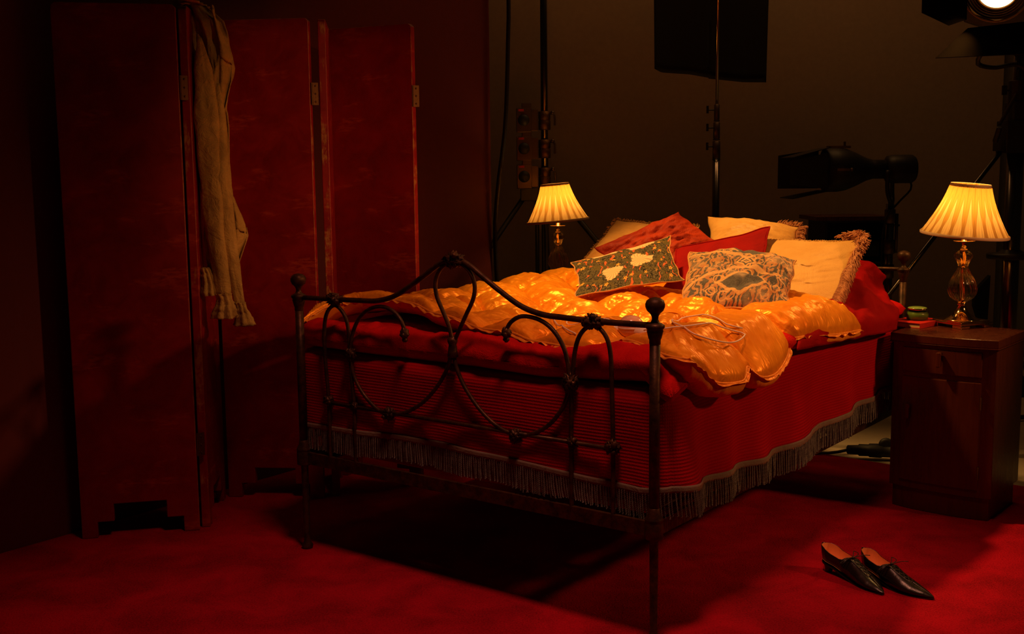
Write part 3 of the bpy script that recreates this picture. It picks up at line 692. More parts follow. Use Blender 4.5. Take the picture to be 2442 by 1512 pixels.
mb.grid(frill, 1499, 4).build('frilled_edge', MT['goldback'], quilt, solid=.0015)
mb = MB(); mb.tube([tuple(p) for p in ring_[::3]], .0042, 6, sm=False); mb.build('piped_seam', MT['goldback'], quilt)

# ------------------------------------------------------------------ cushions
def cushion(name, cor, T, mat, label, cat='cushion', Tb=None, conc=.07, wr=.006, seed=0, n=70, exp_=2.2, uvflip=False, group=None, rot_s=0, piping=None, pip_r=.0035, backing=None, sagv=0.):
    c00, c10, c11, c01 = [Vector(c) for c in cor]; Tb = T * .8 if Tb is None else Tb
    nrm = ((c10 - c00).cross(c01 - c00) + (c11 - c10).cross(c11 - c01)).normalized()
    def pos(u, v, sd):
        a, b = 2 * u - 1, 2 * v - 1
        uu = .5 + .5 * a * (1 - conc * (1 - b * b)); vv = .5 + .5 * b * (1 - conc * (1 - a * a))
        e_ = (abs(a) ** 6 + abs(b) ** 6) * .012; uu += e_ * nz(v * 5, seed, 1) * 2; vv += e_ * nz(u * 5, seed, 2) * 2
        P = c00 * (1 - uu) * (1 - vv) + c10 * uu * (1 - vv) + c11 * uu * vv + c01 * (1 - uu) * vv
        h = max(0, (1 - abs(a) ** exp_) * (1 - abs(b) ** exp_)) ** .68
        cr = max(abs(a), abs(b)); rad = wr * (fbm(u * 4 + seed, v * 9, seed) + .8 * fbm(atan2(b, a) * 3.2, cr * 1.2, seed + 3) * cr)
        fo = .5 * wr * sin(14 * (a * .6 + b) + 4 * fbm(u * 2, v * 2, seed)) * h * exp(-((a - .7) ** 2 + (b + .2) ** 2) * 2)
        return P + nrm * (sd * (h * (T if sd > 0 else Tb)) + (rad + fo) * h ** .5 * 1.4 - sagv * h * (1 - b) * .3)
    mb = MB(); mb.grid(lambda u, v: pos(u, v, 1), n, n, uv=True)
    bmat = backing or mat
    root = None
    if backing:
        o = mb.build(name, mat, M=BM); m2 = MB(); m2.grid(lambda u, v: pos(u, v, -1), n, n, uv=True, flip=True); tag(m2.build('back_cover', backing, o), 'plain orange back cover')
    else:
        mb.grid(lambda u, v: pos(u, v, -1), n, n, uv=True, flip=True); o = mb.build(name, mat, M=BM, weld=.0005)
    tag(o, label, cat, group)
    edge = [pos(i / 40, 0, 1) for i in range(40)] + [pos(1, i / 40, 1) for i in range(40)] + [pos(1 - i / 40, 1, 1) for i in range(40)] + [pos(0, 1 - i / 40, 1) for i in range(41)]
    if piping:
        m = MB(); m.tube([tuple(p) for p in edge], pip_r, 8, sm=False, cap=False); m.build('piping', piping, o)
    return o, pos, nrm
def brush(o, pos, nrm, ranges, L=.035, n=260, seed=1, thick=.0011, mat=None, dense=2, droop=.4):
    rnd = random.Random(seed); m = MB(); ctr = pos(.5, .5, 0)
    for (u0, v0, u1, v1, k) in ranges:
        for i in range(int(n * k)):
            q = (i + rnd.random()) / (n * k); u, v = lerp(u0, u1, q), lerp(v0, v1, q)
            p = pos(u, v, 0); out = (p - ctr); out = (out - nrm * out.dot(nrm)).normalized()
            e = Vector((u1 - u0, v1 - v0)); tang = (pos(u1, v1, 0) - pos(u0, v0, 0)).normalized(); out = (out - tang * out.dot(tang)); out.normalize()
            for j in range(dense):
                l = L * rnd.uniform(.6, 1.1); w1 = nrm * rnd.uniform(-.3, .7) + tang * (rnd.uniform(-.25, .25) + .9 * nz(q * 14, seed)); g = Vector((0, 0, -droop))
                a = p + nrm * rnd.uniform(-.006, .006); d = (out + w1 * .6).normalized()
                pts = [a, a + d * l * .4, a + (d + w1 * .35 + g * .5).normalized() * l * .75, a + (d + w1 * .5 + g).normalized() * l]
                m.tube([tuple(x) for x in pts], thick, 3, sm=False, cap=False)
    return tag(m.build('fringe', mat or MT['fringe'], o), kind='stuff')

o, pos, nr = cushion('cushion', [(.02, 1.55, .80), (.48, 1.62, .83), (.50, 1.92, 1.04), (.078, 1.90, 1.068)], .06, MT['beige'], 'beige cushion with short fringe, furthest left against the headboard', seed=1)
brush(o, pos, nr, [(0, 0, 0, 1, 1.), (0, 1, 1, 1, 1.)], .014, 150, 2, .0011, MT['beige'], 2, .1)
o, pos, nr = cushion('cushion', [(.70, 1.62, .86), (1.06, 1.66, .87), (.992, 1.86, 1.052), (.56, 1.88, 1.090)], .09, MT['yellow'], 'yellow cushion with tan tassel fringe lying behind the red velvet ones', seed=2)
brush(o, pos, nr, [(1, .2, 1, 1, 1.), (.75, 1, 1, 1, .3)], .036, 220, 3, .0012, None, 4, .5)
cushion('cushion', [(.56, 1.38, .80), (.735, 1.70, .975), (.45, 1.82, 1.112), (.215, 1.50, .965)], .065, MT['rust'], 'rust orange crushed velvet cushion tipped on its corner', seed=3, wr=.016, conc=.05)
cushion('cushion', [(.70, 1.22, .81), (1.10, 1.30, .83), (.98, 1.60, 1.066), (.585, 1.56, .975)], .06, MT['redvel'], 'bright red velvet cushion between the floral and the blue cushion', seed=4, wr=.008, piping=MT['redvel'])
o, pos, nr = cushion('cushion', [(1.10, 1.20, .80), (1.345, 1.33, .80), (1.345, 1.62, 1.022), (.955, 1.62, 1.018)], .15, MT['yellow'], 'large yellow silk cushion with thick tan fringe at the right edge of the bed', seed=5, wr=.022, conc=.05)
brush(o, pos, nr, [(1, 0, 1, 1, 1.), (.82, 1, 1, 1, .2)], .040, 420, 6, .0013, None, 6, .75); 
brush(o, pos, nr, [(.0, 1, .85, 1, 1.)], .007, 150, 8, .001, MT['yellow'], 1, .1)
cushion('cushion', [(.565, .84, .835), (.875, 1.10, .89), (.655, 1.385, 1.034), (.305, 1.19, .925)], .045, MT['floral'], 'dark floral printed cushion with pale blossoms and an orange back', seed=6, wr=.006, conc=.10, piping=MT['piping'], pip_r=.0025, backing=MT['backing'], Tb=.055)
cushion('cushion', [(1.005, .83, .820), (1.335, .97, .825), (1.235, 1.27, .965), (.82, 1.24, .982)], .065, MT['tap'], 'faded blue and ochre tapestry cushion with cord piping, in front', seed=7, wr=.010, conc=.03, piping=MT['piping'], pip_r=.0035, exp_=3.2)

# ------------------------------------------------------------------ crimson sheet over the head end
SG = [[(1.445, .80, .716), (1.452, 1.1, .705), (1.462, 1.4, .692), (1.462, 1.62, .68), (1.45, 1.74, .676)],
      [(1.43, .86, .752), (1.442, 1.2, .757), (1.452, 1.5, .752), (1.452, 1.68, .742), (1.435, 1.78, .74)],
      [(1.34, 1.15, .79), (1.35, 1.35, .81), (1.36, 1.58, .825), (1.37, 1.72, .815), (1.385, 1.84, .775)],
      [(1.20, 1.3, .82), (1.24, 1.5, .855), (1.27, 1.72, .885), (1.30, 1.85, .87), (1.325, 1.93, .83)],
      [(1.12, 1.5, .83), (1.14, 1.7, .88), (1.17, 1.88, .915), (1.235, 1.94, .915), (1.31, 1.955, .868)],
      [(.95, 1.6, .82), (.95, 1.75, .86), (.96, 1.88, .89), (1.0, 1.95, .90), (1.05, 1.965, .88)]]
rows = [resample(r, 61) for r in SG]; cols = [resample([tuple(r[i]) for r in rows], 91) for i in range(61)]
def shf(u, v):
    p = cols[int(round(u * 60))][int(round(v * 90))]; k = smooth(v * 4) 
    f = .012 * fbm(u * 5 + v * 3, v * 4, 2) + .008 * sin(u * 16 - v * 9 + 2 * fbm(u * 3, v * 3)) * (.4 + .6 * k) + .004 * fbm(u * 16, v * 12)
    return (p.x + f * .7, p.y, p.z + f * .6)
tag(MB().grid(shf, 60, 90).build('crimson_sheet', MT['sheet'], M=BM, solid=.004), 'crimson cotton sheet rumpled over the pillow beside the nightstand', 'sheet')

# ------------------------------------------------------------------ peach appliance and its cable on the quilt
def loops(pts, off=.006): 
    out = []
    for p in resample([(x, y, 0) for x, y in pts], 70):
        out.append((p.x, p.y, quilt_z(p.x, p.y) + off))
    for _ in range(40):
        out = [out[0]] + [(b[0], b[1], max(b[2], (a[2] + b[2] + c[2]) / 3)) for a, b, c in zip(out, out[1:], out[2:])] + [out[-1]]
    return out
ap = thing('plastic_appliance', BM @ Matrix.Translation((1.17, .235, quilt_z(1.17, .235) + .030)) @ Matrix.Rotation(R(-20), 4, 'Z'), 'rounded peach plastic appliance with a corrugated end lying on the gold quilt', 'appliance')
MB().lathe([(.001, -.030), (.02, -.030), (.033, -.024), (.038, -.010), (.038, .004), (.034, .018), (.024, .029), (.010, .034), (.001, .035)], 36).build('housing', MT['peach'], ap)
MB().lathe([(.0385, -.004), (.0395, -.003), (.0395, .001), (.0385, .002)], 36, cap=False).build('seam_ring', MT['white'], ap)
MB().tube([(.02, 0, -.006), (.05, .004, -.012), (.085, .006, -.016)], lambda k: .020 - .006 * k, 16).build('handle', MT['white'], ap)
MB().lathe([(.011 + .003 * (i % 2), -.003 * i) for i in range(12)], 16, Matrix.Translation((-.034, -.012, -.012)) @ Matrix.Rotation(R(-100), 4, 'Y') @ Matrix.Rotation(pi, 4, 'X')).build('corrugated_sleeve', MT['white'], ap)
c1 = [(1.13, .28), (1.069, .26), (1.0, .25), (.90, .30), (.86, .35), (.86, .28), (.93, .20), (1.0, .135), (1.065, .10)]
c2 = [(1.235, .20), (1.304, .185), (1.36, .27), (1.372, .40), (1.395, .455), (1.418, .475), (1.428, .445), (1.434, .36), (1.425, .28), (1.385, .22), (1.31, .262), (1.262, .315), (1.225, .42), (1.215, .475), (1.265, .492), (1.332, .475), (1.375, .455), (1.404, .49)]
mb = MB(); mb.tube(loops(c1), .0024, 8, sm=False); mb.tube(loops(c2), .0024, 8, sm=False)
tag(mb.build('power_cable', MT['white'], M=BM), 'cream electric cable looped loosely on the gold quilt', 'cable')

# ------------------------------------------------------------------ nightstands
CM = Matrix.Translation((1.422, 4.258, 0)) @ Matrix.Rotation(R(-39.7), 4, 'Z')   # x right along front, y to the back
CW, CD, CH = .403, .375, .675
def bow(w, d, x0=0., b=.022, n=14, r=.02):  # bow-fronted plan
    P = []
    for i in range(n + 1): k = i / n; P.append((x0 + w * k, -b * (1 - (2 * k - 1) ** 2)))
    return P
def plan(off, back, b=.024, n=16, inset=0.):
    P = [(off + (CW - 2 * off) * i / n, .02 - b * (1 - abs(2 * i / n - 1) ** 2.6) + inset) for i in range(n + 1)]
    return P + [(CW - off, back), (off, back)]
ns = thing('nightstand', CM @ Matrix.Translation((CW / 2, CD / 2, 0)), 'dark walnut bow-fronted nightstand under the nearer lit lamp', 'nightstand')
Mn = Matrix.Translation((-CW / 2, -CD / 2, 0))
def npart(mb, name, par=ns, mat=None, **k): return mb.build(name, mat or MT['wood'], par, sm=False, M=Mn if par is ns else None, **k)
npart(MB().prism(plan(.012, CD - .01, inset=.012), .085, .640), 'body', bevel=.002)
npart(MB().prism(plan(.0, CD), .640, .645).prism(plan(.004, CD), .645, CH), 'top', bevel=.003)
npart(MB().prism(plan(.022, CD - .03, inset=.022), 0, .085), 'plinth', bevel=.003)
def fpanel(x0, x1, z0, z1, th=.012, n=12):
    P = [];
    f = lambda x: .02 - .024 * (1 - abs(2 * x / CW - 1) ** 2.6) + .012
    P = [(lerp(x0, x1, i / n), f(lerp(x0, x1, i / n)) - th) for i in range(n + 1)] + [(lerp(x0, x1, 1 - i / n), f(lerp(x0, x1, 1 - i / n)) + .004) for i in range(n + 1)]
    return MB().prism(P, z0, z1)
dr = npart(fpanel(.055, .345, .535, .625, .006), 'drawer', bevel=.002)
do = npart(fpanel(.055, .345, .115, .515, .006), 'door', bevel=.0025)
npart(MB().box((.20, -.016, .592), (.014, .022, .055)).box((.20, -.013, .612), (.018, .024, .012)), 'handle', dr, bevel=.003)
npart(MB().box((.088, -.005, .385), (.014, .022, .055)).box((.088, -.003, .403), (.018, .024, .012)), 'handle', do, bevel=.003)
for z in (.18, .44): npart(MB().box((.348, .010, z), (.005, .006, .045)), 'hinge', ns, MT['brass'])
ns2 = dup(ns, Matrix.Translation((.27, 6.02, 0)) @ Matrix.Rotation(R(-37.3), 4, 'Z'))
ns2['label'] = 'dark nightstand in shadow under the farther lamp, beyond the bed'

# ------------------------------------------------------------------ table lamps
def make_lamp():
    r = thing('table_lamp', Vector((0, 0, 0)), 'x', 'lamp')
    b = .082
    mb = MB().box((0, 0, .0165), (2 * b, 2 * b, .009)).box((0, 0, .0235), (2 * b - .014, 2 * b - .014, .006))
    for x in (-1, 1):
        for y in (-1, 1): mb.box((x * (b - .022), y * (b - .022), .006), (.046, .046, .012))
    mb.build('base', MT['goldm'], r, sm=False, bevel=.0025, seg=3)
    MB().lathe([(.071, .026), (.066, .029), (.052, .036), (.036, .046), (.025, .058), (.018, .072), (.016, .083), (.018, .086), (.018, .090), (.014, .094)], 40, mod=None).build('bell', MT['goldm'], r)
    def fl(a, z, k): return 1 + .085 * abs(sin(a * 9 + z * 16)) * sin(pi * clamp(k)) 
    prof = [(.012, .094), (.026, .100), (.042, .112), (.0515, .132), (.052, .150), (.046, .172), (.036, .194), (.025, .214), (.0185, .228), (.0175, .236), (.021, .248), (.028, .262), (.033, .272), (.0335, .278), (.030, .286), (.020, .294), (.014, .297)]
    pp = resample([(x, 0, z) for x, z in prof], 70)
    MB().lathe([(p.x, p.z) for p in pp], 144, mod=fl).build('fluted_body', MT['amber'], r)
    MB().tube([(0, 0, .09), (0, 0, .30)], .005, 10).build('inner_rod', MT['goldm'], r)
    MB().lathe([(.014, .294), (.017, .297), (.014, .301), (.011, .304), (.013, .308), (.009, .312), (.009, .324), (.012, .327), (.040, .331), (.0415, .333), (.040, .3345), (.010, .333), (.0105, .40), (.001, .402)], 36).build('collar', MT['goldm'], r)
    tl = bpy.data.objects.new('lamp_shade', None)
    # shade
    tilt = Matrix.Translation((0, 0, .356)) @ Matrix.Rotation(R(0), 4, 'X')
    H = .196; nA = 264
    def sh(u, v):
        a = u * 2 * pi; rr = lerp(.163, .073, v) - .012 * sin(pi * v) * .9
        ph = u * 22; tri = abs((ph % 1) - .5) * 2
        pt = smooth(1 - abs(v - .42) / .42)
        rr += .0022 * (sin(ph * 2 * pi * 3) * .5 + (1 - tri) * pt * 1.5) + .0008 * sin(ph * 2 * pi * 7)
        return (rr * cos(a), rr * sin(a), v * H)
    o = MB().grid(sh, nA, 24, uv=True).build('lamp_shade', MT['shade'], r, M=tilt)
    m = MB()
    for rad, z, hh in ((.1635, .003, .006), (.0735, H - .004, .007)): m.lathe([(rad, z - hh), (rad + .0018, z - hh * .6), (rad + .0018, z + hh * .6), (rad, z + hh)], 72, cap=False)
    m.build('trim_band', MT['trim'], o)
    for k in range(3):
        a = k * 2.094; MB().tube([(0, 0, H - .03), (.072 * cos(a), .072 * sin(a), H - .005)], .0012, 6).build('wire', MT['goldm'], o)
    MB().blob((0, 0, .432), .024, sc=(1, 1, 1.25), n=12).build('light_bulb', MT['bulb'], r)
    return r
lp = make_lamp()
lp.matrix_world = Matrix.Translation((1.762, 4.418, CH)) @ Matrix.Rotation(R(-66), 4, 'Z')
lp['label'] = 'lit table lamp with fluted glass body and full gilt base, on the walnut nightstand'
lp2 = dup(lp, Matrix.Translation((.248, 6.0, CH)) @ Matrix.Rotation(R(-20), 4, 'Z'))
lp2['label'] = 'lit table lamp standing behind the left side of the bed, its base hidden'
for root, (ax, ang) in ((lp, ('Y', 0)), (lp2, ('Y', 0))):
    pass
def tilt_shade(root, dirw, deg, sc=1.):
    for ch in root.children:
        if ch.name.startswith('lamp_shade'):
            axis = Vector((0, 0, 1)).cross(Vector(dirw)).normalized(); q = root.matrix_world.to_3x3().inverted() @ axis
            ch.matrix_local = Matrix.Translation((0, 0, .356)) @ Matrix.Rotation(R(deg), 4, q)
tilt_shade(lp, (.8, -.75, 0), 5.2)
tilt_shade(lp2, (-1, .15, 0), 5)
for n_, o_ in (('lamp_light', lp), ('lamp_light', lp2)):
    l = bpy.data.lights.new(n_, 'POINT'); l.energy = 1.9; l.color = (1, .52, .14); l.shadow_soft_size = .024
    x = bpy.data.objects.new(n_, l); C.objects.link(x); x.location = o_.matrix_world @ Vector((0, 0, .475))

# book and jar
bk = thing('book', Matrix.Translation((1.60, 4.46, CH)) @ Matrix.Rotation(R(-48), 4, 'Z'), 'thin red clothbound book lying on the nightstand under the green jar', 'book')
MB().box((0, 0, .010), (.128, .176, .016)).build('page_block', MT['pages'], bk, sm=False)
MB().box((0, 0, .001), (.134, .184, .002)).box((0, 0, .019), (.134, .184, .002)).box((.067, 0, .010), (.003, .184, .020)).build('cover', MT['book'], bk, sm=False, bevel=.0008)
jr = thing('glass_jar', Matrix.Translation((1.605, 4.462, CH + .020)), 'small green ribbed glass jar with a green lid, standing on the red book', 'jar')
MB().lathe([(.034, 0), (.040, .004), (.0425, .014), (.042, .026), (.037, .033), (.031, .036), (.031, .040)], 72, mod=lambda a, z, k: 1 + .012 * sin(a * 18 + z * 160) * sin(pi * k)).build('jar_body', MT['green'], jr)
MB().lathe([(.030, .003), (.036, .006), (.037, .026), (.028, .030)], 40).build('contents', MT['cream'], jr)
MB().lathe([(.032, .040), (.036, .042), (.0365, .047), (.034, .050), (.020, .0525), (.001, .053)], 40).build('lid', MT['jarlid'], jr)
MB().lathe([(.0365, .0415), (.0375, .044), (.0365, .0465)], 40, cap=False).build('rim', MT['goldm'], jr)

# ------------------------------------------------------------------ shoes
def make_shoe(M, label, side=1):
    r = thing('lace_up_shoe', M, label, 'shoe', 'pair of black pointed shoes')
    Ls = .262
    # x: heel 0 -> toe Ls ; tables: width, sole height, top height
    WT = [(0, .007), (.004, .015), (.012, .022), (.03, .029), (.08, .0285), (.13, .0300), (.175, .0345), (.205, .031), (.235, .019), (.255, .009), (.262, .004)]
    SB = [(0, .034), (.02, .030), (.06, .024), (.10, .013), (.14, .004), (.17, .002), (.22, .002), (.262, .006)]
    TP = [(0, .088), (.02, .084), (.05, .070), (.085, .063), (.105, .066), (.125, .068), (.15, .056), (.18, .043), (.21, .031), (.24, .021), (.262, .011)]
    OP = .112   # end of the foot opening
    cv = lambda x: side * .010 * sin(x / Ls * pi) - side * .012 * (x / Ls) ** 2
    def sec(x, a, off=0.):   # a in 0..1 from one top edge, under, to the other
        w_, zb, zt = pl(WT, x)[0] - off, pl(SB, x)[0] + off, pl(TP, x)[0] - off * (x > OP)
        op = clamp((OP - x) / .03)
        th = lerp(pi / 2, pi / 2 - .02, 0)
        gap = smooth(op) * .92          # opening half-angle share
        A = lerp(-pi * .5 + .0, pi * 1.5, a)  # placeholder
        s = 2 * a - 1                    # -1..1, 0 at the bottom
        ang = s * (pi - gap * pi * .5)   # from bottom
        xx = sin(ang); zz = -cos(ang)
        px = w_ * (abs(xx) ** .75) * (1 if xx > 0 else -1) * (1 - .25 * max(0, zz) * (1 - gap))
        H = zt - zb
        z = zb + H * (.5 + .5 * zz) if gap < .01 else zb + H * clamp((.5 + .5 * zz) / (.5 + .5 * -cos(pi - gap * pi * .5)))
        if x < .03: px *= 1 - .0 * (1 - x / .03)
        return (x - .012 * (1 - x / .05) * (z - .03) * 4 if x < .05 else x, px + cv(x), z)
    n, m = 90, 48
    xf = lambda v: Ls * (v ** .9)
    mb = MB(); mb.grid(lambda u, v: sec(xf(v), u), m, n)
    # close heel and toe
    for end in (0, n):
        ring = [end * (m + 1) + k for k in range(m + 1)]; P = [Vector(mb.v[k]) for k in ring]
        rows = 8; base = len(mb.v); 
        zmax = max(p.z for p in P)
        for q in range(1, rows + 1):
            k = q / rows
            for p in P:
                bx = -.006 * sin(k * pi / 2) if end == 0 else .003 * sin(k * pi / 2)
                mb.v.append((p.x + bx, lerp(p.y, cv(0 if end == 0 else Ls), k), p.z if end == 0 else lerp(p.z, .008, k)))
        prev = ring
        for q in range(rows):
            cur = [base + q * (m + 1) + i for i in range(m + 1)]
            for i in range(m): mb.f.append((prev[i], prev[i + 1], cur[i + 1], cur[i]))
            prev = cur
    mb.build('upper', MT['leather'], r, solid=.0012)
    def lif(u, v): q_ = sec(lerp(.0, OP + .03, v), u, .0016); k_ = min(1, v * 34 + .001); return (q_[0], lerp(cv(0), q_[1], k_), q_[2])
    li = MB().grid(lif, m, 34); li.build('lining', MT['lining'], r)
    def ins(u, v): x = lerp(.002, .2, v); w_ = pl(WT, x)[0] * .86; return (x, cv(x) + w_ * (2 * u - 1), pl(SB, x)[0] + .006 + .003 * (2 * u - 1) ** 2)
    MB().grid(ins, 8, 30).build('insole', MT['lining'], r)
    P = [(lerp(0, Ls + .002, i / 40), 1) for i in range(41)]
    out = [(x, cv(x) + (pl(WT, min(x, Ls))[0] + .001) * .88) for x, _ in P] + [(x, cv(x) - (pl(WT, min(x, Ls))[0] + .001) * .88) for x, _ in reversed(P)]
    k = len(out); vs = [(x, y, pl(SB, x)[0] - .003 + .003) for x, y in out] + [(x, y, max(0, pl(SB, x)[0] - .003)) for x, y in out]
    half = k // 2; fs = []
    for i in range(half - 1): j = k - 1 - i; fs += [(i, i + 1, j - 1, j), (k + j, k + j - 1, k + i + 1, k + i)]
    fs += [(i, k + i, k + (i + 1) % k, (i + 1) % k) for i in range(k)]
    MB().add(vs, fs).build('sole', MT['leather'], r, sm=False)
    h = MB(); h.grid(lambda u, v: (.026 + lerp(.012, .022, v ** 1.5) * cos(2 * pi * u) * (1 if cos(2 * pi * u) < 0 else 1) - .004 * (1 - v), cv(0) + lerp(.011, .020, v ** 1.5) * sin(2 * pi * u), v * .030), 24, 10); h.build('heel', MT['leather'], r)
    # facing with eyelets and laces
    def top(x, y): return pl(TP, x)[0] + .0012 - 5.5 * y * y * (1 if x > .11 else .6)
    fc = MB().grid(lambda u, v: (lerp(.108, .196, v), cv(lerp(.108, .196, v)) + lerp(-1, 1, u) * lerp(.017, .009, v), top(lerp(.108, .196, v), lerp(-1, 1, u) * lerp(.017, .009, v)) - .0005 * abs(2 * u - 1)), 14, 24)
    f = fc.build('facing', MT['leather'], r, solid=.0014)
    for x in (.122, .139, .156, .173, .189):
        for s in (-1, 1):
            y = s * lerp(.0115, .0065, (x - .12) / .07)
            MB().lathe([(.0014, 0), (.0026, .0003), (.0026, .0011), (.0014, .0014)], 12, Matrix.Translation((x, cv(x) + y, top(x, y))) @ Matrix.Rotation(-s * .3, 4, 'X') @ Matrix.Rotation(.55, 4, 'Y')).build('eyelet', MT['steel'], f)
    lc = MB()
    for i, x in enumerate((.122, .139, .156, .173)):
        y = lerp(.0115, .0065, (x - .12) / .07); x2 = x + .017; y2 = lerp(.0115, .0065, (x2 - .12) / .07)
        for s in (-1, 1): lc.tube([(x, cv(x) + s * y, top(x, y) + .001), ((x + x2) / 2, cv(x), top((x + x2) / 2, 0) + .003), (x2, cv(x2) - s * y2, top(x2, y2) + .001)], .0011, 6)
    c = Vector((.118, cv(.12), top(.118, 0) + .004)); lc.blob(c, .004, n=6)
    lc.tube([c, c + Vector((-.02, .022, .008)), c + Vector((-.035, .040, .004)), c + Vector((-.028, .048, .0)), c + Vector((-.008, .030, .002)), c], .0012, 6)
    lc.tube([c, c + Vector((.006, -.025, .004)), c + Vector((.004, -.045, -.008)), c + Vector((-.008, -.046, -.012)), c + Vector((-.004, -.02, .0)), c], .0012, 6)
    lc.tube([c, c + Vector((.012, .03, .006)), c + Vector((.018, .055, .003))], .0012, 6)
    lc.tube([c, c + Vector((-.012, -.03, -.003)), c + Vector((-.022, -.042, -.03))], .0012, 6)
    lc.build('laces', MT['black'], r)
    return r
def shoe_at(heel, toe, label, side):
    h, t = Vector(heel), Vector(toe); a = atan2(t.y - h.y, t.x - h.x)
    return make_shoe(Matrix.Translation((t.x - cos(a) * .264, t.y - sin(a) * .264, 0)) @ Matrix.Rotation(a, 4, 'Z'), label, side)
shoe_at((1.010, 3.56), (1.135, 3.335), 'black leather lace-up shoe with pointed toe, the one nearer the bed', 1)
shoe_at((1.120, 3.51), (1.251, 3.282), 'black leather lace-up shoe with pointed toe, the one further right on the carpet', -1)

# ------------------------------------------------------------------ studio gear behind the set
def tripod(root, h, spread, r, ang0=0., mat=None, name='leg', n=3, foot=True, z0=0.):
    for k in range(n):
        a = ang0 + k * 2 * pi / n
        m = MB().tube([(.02 * cos(a), .02 * sin(a), h), (spread * cos(a), spread * sin(a), .012)], r, 10, sm=False)
        m.blob((spread * cos(a), spread * sin(a), .014), r * 1.4, n=6)
        m.build(name, mat or MT['black'], root)
# double light stand with three clamps
s1 = thing('light_stand', Vector((.1935, 6.45, 0)), 'tall dark light stand with a shiny tube and three clamps, behind the farther lamp', 'light stand')
MB().tube([(0, 0, .35), (0, 0, 3.6)], .020, 18).build('pole', MT['darksteel'], s1)
MB().tube([(-.045, .01, .60), (-.045, .01, 1.18)], .012, 12).build('side_tube', MT['black'], s1)
MB().box((-.088, 0, 1.165), (.10, .06, .075)).tube([(0, 0, 1.12), (0, 0, 1.22)], .034, 18).build('leg_collar', MT['black'], s1, sm=False, bevel=.004)
for a, b in (((-.11, 0, 1.16), (-.90, .10, .02)), ((.03, 0, 1.22), (1.0, .10, .02)), ((0, .03, 1.18), (.05, .5, .02))):
    MB().tube([a, b], .015, 10, sm=False).blob(b, .018, n=6).build('leg', MT['black'], s1)
def clampset(z, par, k):
    c = thing('grip_clamp', Vector((.1935, 6.45, z)), ('topmost', 'middle', 'lowest')[k] + ' of the three metal grip clamps stacked on the light stand', 'clamp', 'grip clamps on the light stand')
    MB().lathe([(.021, -.055), (.034, -.053), (.034, -.004), (.030, 0), (.034, .004), (.034, .048), (.021, .050)], 24).build('sleeve', MT['brass'], c)
    MB().box((-.062, -.01, 0), (.05, .03, .12)).build('jaw', MT['steel'], c, sm=False, bevel=.003)
    h = MB().box((-.115, -.02, 0), (.085, .03, .135)).box((-.10, -.02, .075), (.055, .028, .04)); b = h.build('plate', MT['steel'], c, sm=False, bevel=.004)
    MB().lathe([(.001, 0), (.030, 0), (.032, .004), (.030, .009), (.001, .010)], 28, Matrix.Translation((-.116, -.035, 0)) @ Matrix.Rotation(pi / 2, 4, 'X')).build('knob', MT['rubber'], c)
    MB().box((-.13, -.0365, .055), (.03, .002, .012)).build('sticker', MT['label'], b, sm=False)
    MB().tube([(.03, -.01, .035), (.055, -.015, .03), (.058, -.015, -.03)], .006, 8).blob((.045, -.02, .04), .012, n=8).build('lever', MT['steel'], c)
for k, z in enumerate((1.576, 1.420, 1.264)): clampset(z, s1, k)
tag(MB().tube([(-.02, 5.95, 3.6), (0.0, 6, 2.3), (-.005, 6, 1.95), (-.024, 6, 1.531), (-.067, 6.0, 1.205), (-.085, 6.02, .9), (-.05, 6.1, .3), (.02, 6.2, .01)], .011, 8).build('hanging_cable', MT['rubber']), 'black cable hanging down beside the red painted flat', 'cable')
# telescopic stand with the black flag
s2 = thing('telescopic_stand', Vector((1.114, 6.2, 0)), 'telescopic chrome stand with three collars, in front of the hanging black flag', 'light stand')
MB().tube([(0, 0, 1.62), (0, 0, 3.6)], .0085, 14).build('pole', MT['chrome'], s2)
MB().tube([(0, 0, .3), (0, 0, 1.36)], .020, 16).build('pole', MT['darksteel'], s2)
for k, (z0, z1, rr) in enumerate(((1.555, 1.64, .015), (1.455, 1.545, .018), (1.35, 1.445, .021))):
    c = MB().lathe([(rr * .7, z0), (rr, z0 + .003), (rr, z1 - .003), (rr * .7, z1)], 24).build('collar', MT['steel'], s2)
    MB().lathe([(rr, z0 - .006), (rr + .002, z0 - .003), (rr, z0)], 24, cap=False).build('ring', MT['rubber'], c)
    MB().tube([(-rr, 0, z1 - .03), (-.045, 0, z1 - .03)], .004, 6).box((-.05, 0, z1 - .028), (.012, .008, .04)).build('wing_knob', MT['black'], c, sm=False)
tripod(s2, .34, .55, .012, .5, MT['darksteel']); MB().tube([(0, 0, .30), (0, 0, .38)], .032, 14).build('leg_collar', MT['black'], s2)
fl = thing('black_flag', Vector((1.12, 6.32, 2.3)), 'large black cloth flag hanging at the top, behind the chrome stand', 'flag')
Mi = Matrix.Translation((-1.12, -6.32, -2.3))
def flagf(u, v):
    zb = pl([(0, 1.842), (.06, 1.822), (.3, 1.81), (.5, 1.785), (.8, 1.765), (1, 1.762)], u)[0]
    x = lerp(.782, 1.418, u) + .012 * smooth(1 - v) * (1 if u < .5 else -1) * (1 - v)
    return (x, 6.33 + .008 * sin(u * 9) * (1 - v), lerp(zb, 3.2, v))
MB().grid(flagf, 40, 30).build('cloth', MT['blackcloth'], fl, solid=.006, M=Mi)
MB().tube([(.78, 6.33, 3.2), (1.42, 6.33, 3.2)], .008, 8).tube([(1.114, 6.2, 3.2), (1.114, 6.33, 3.2)], .008, 8).build('frame_rod', MT['steel'], fl, M=Mi)
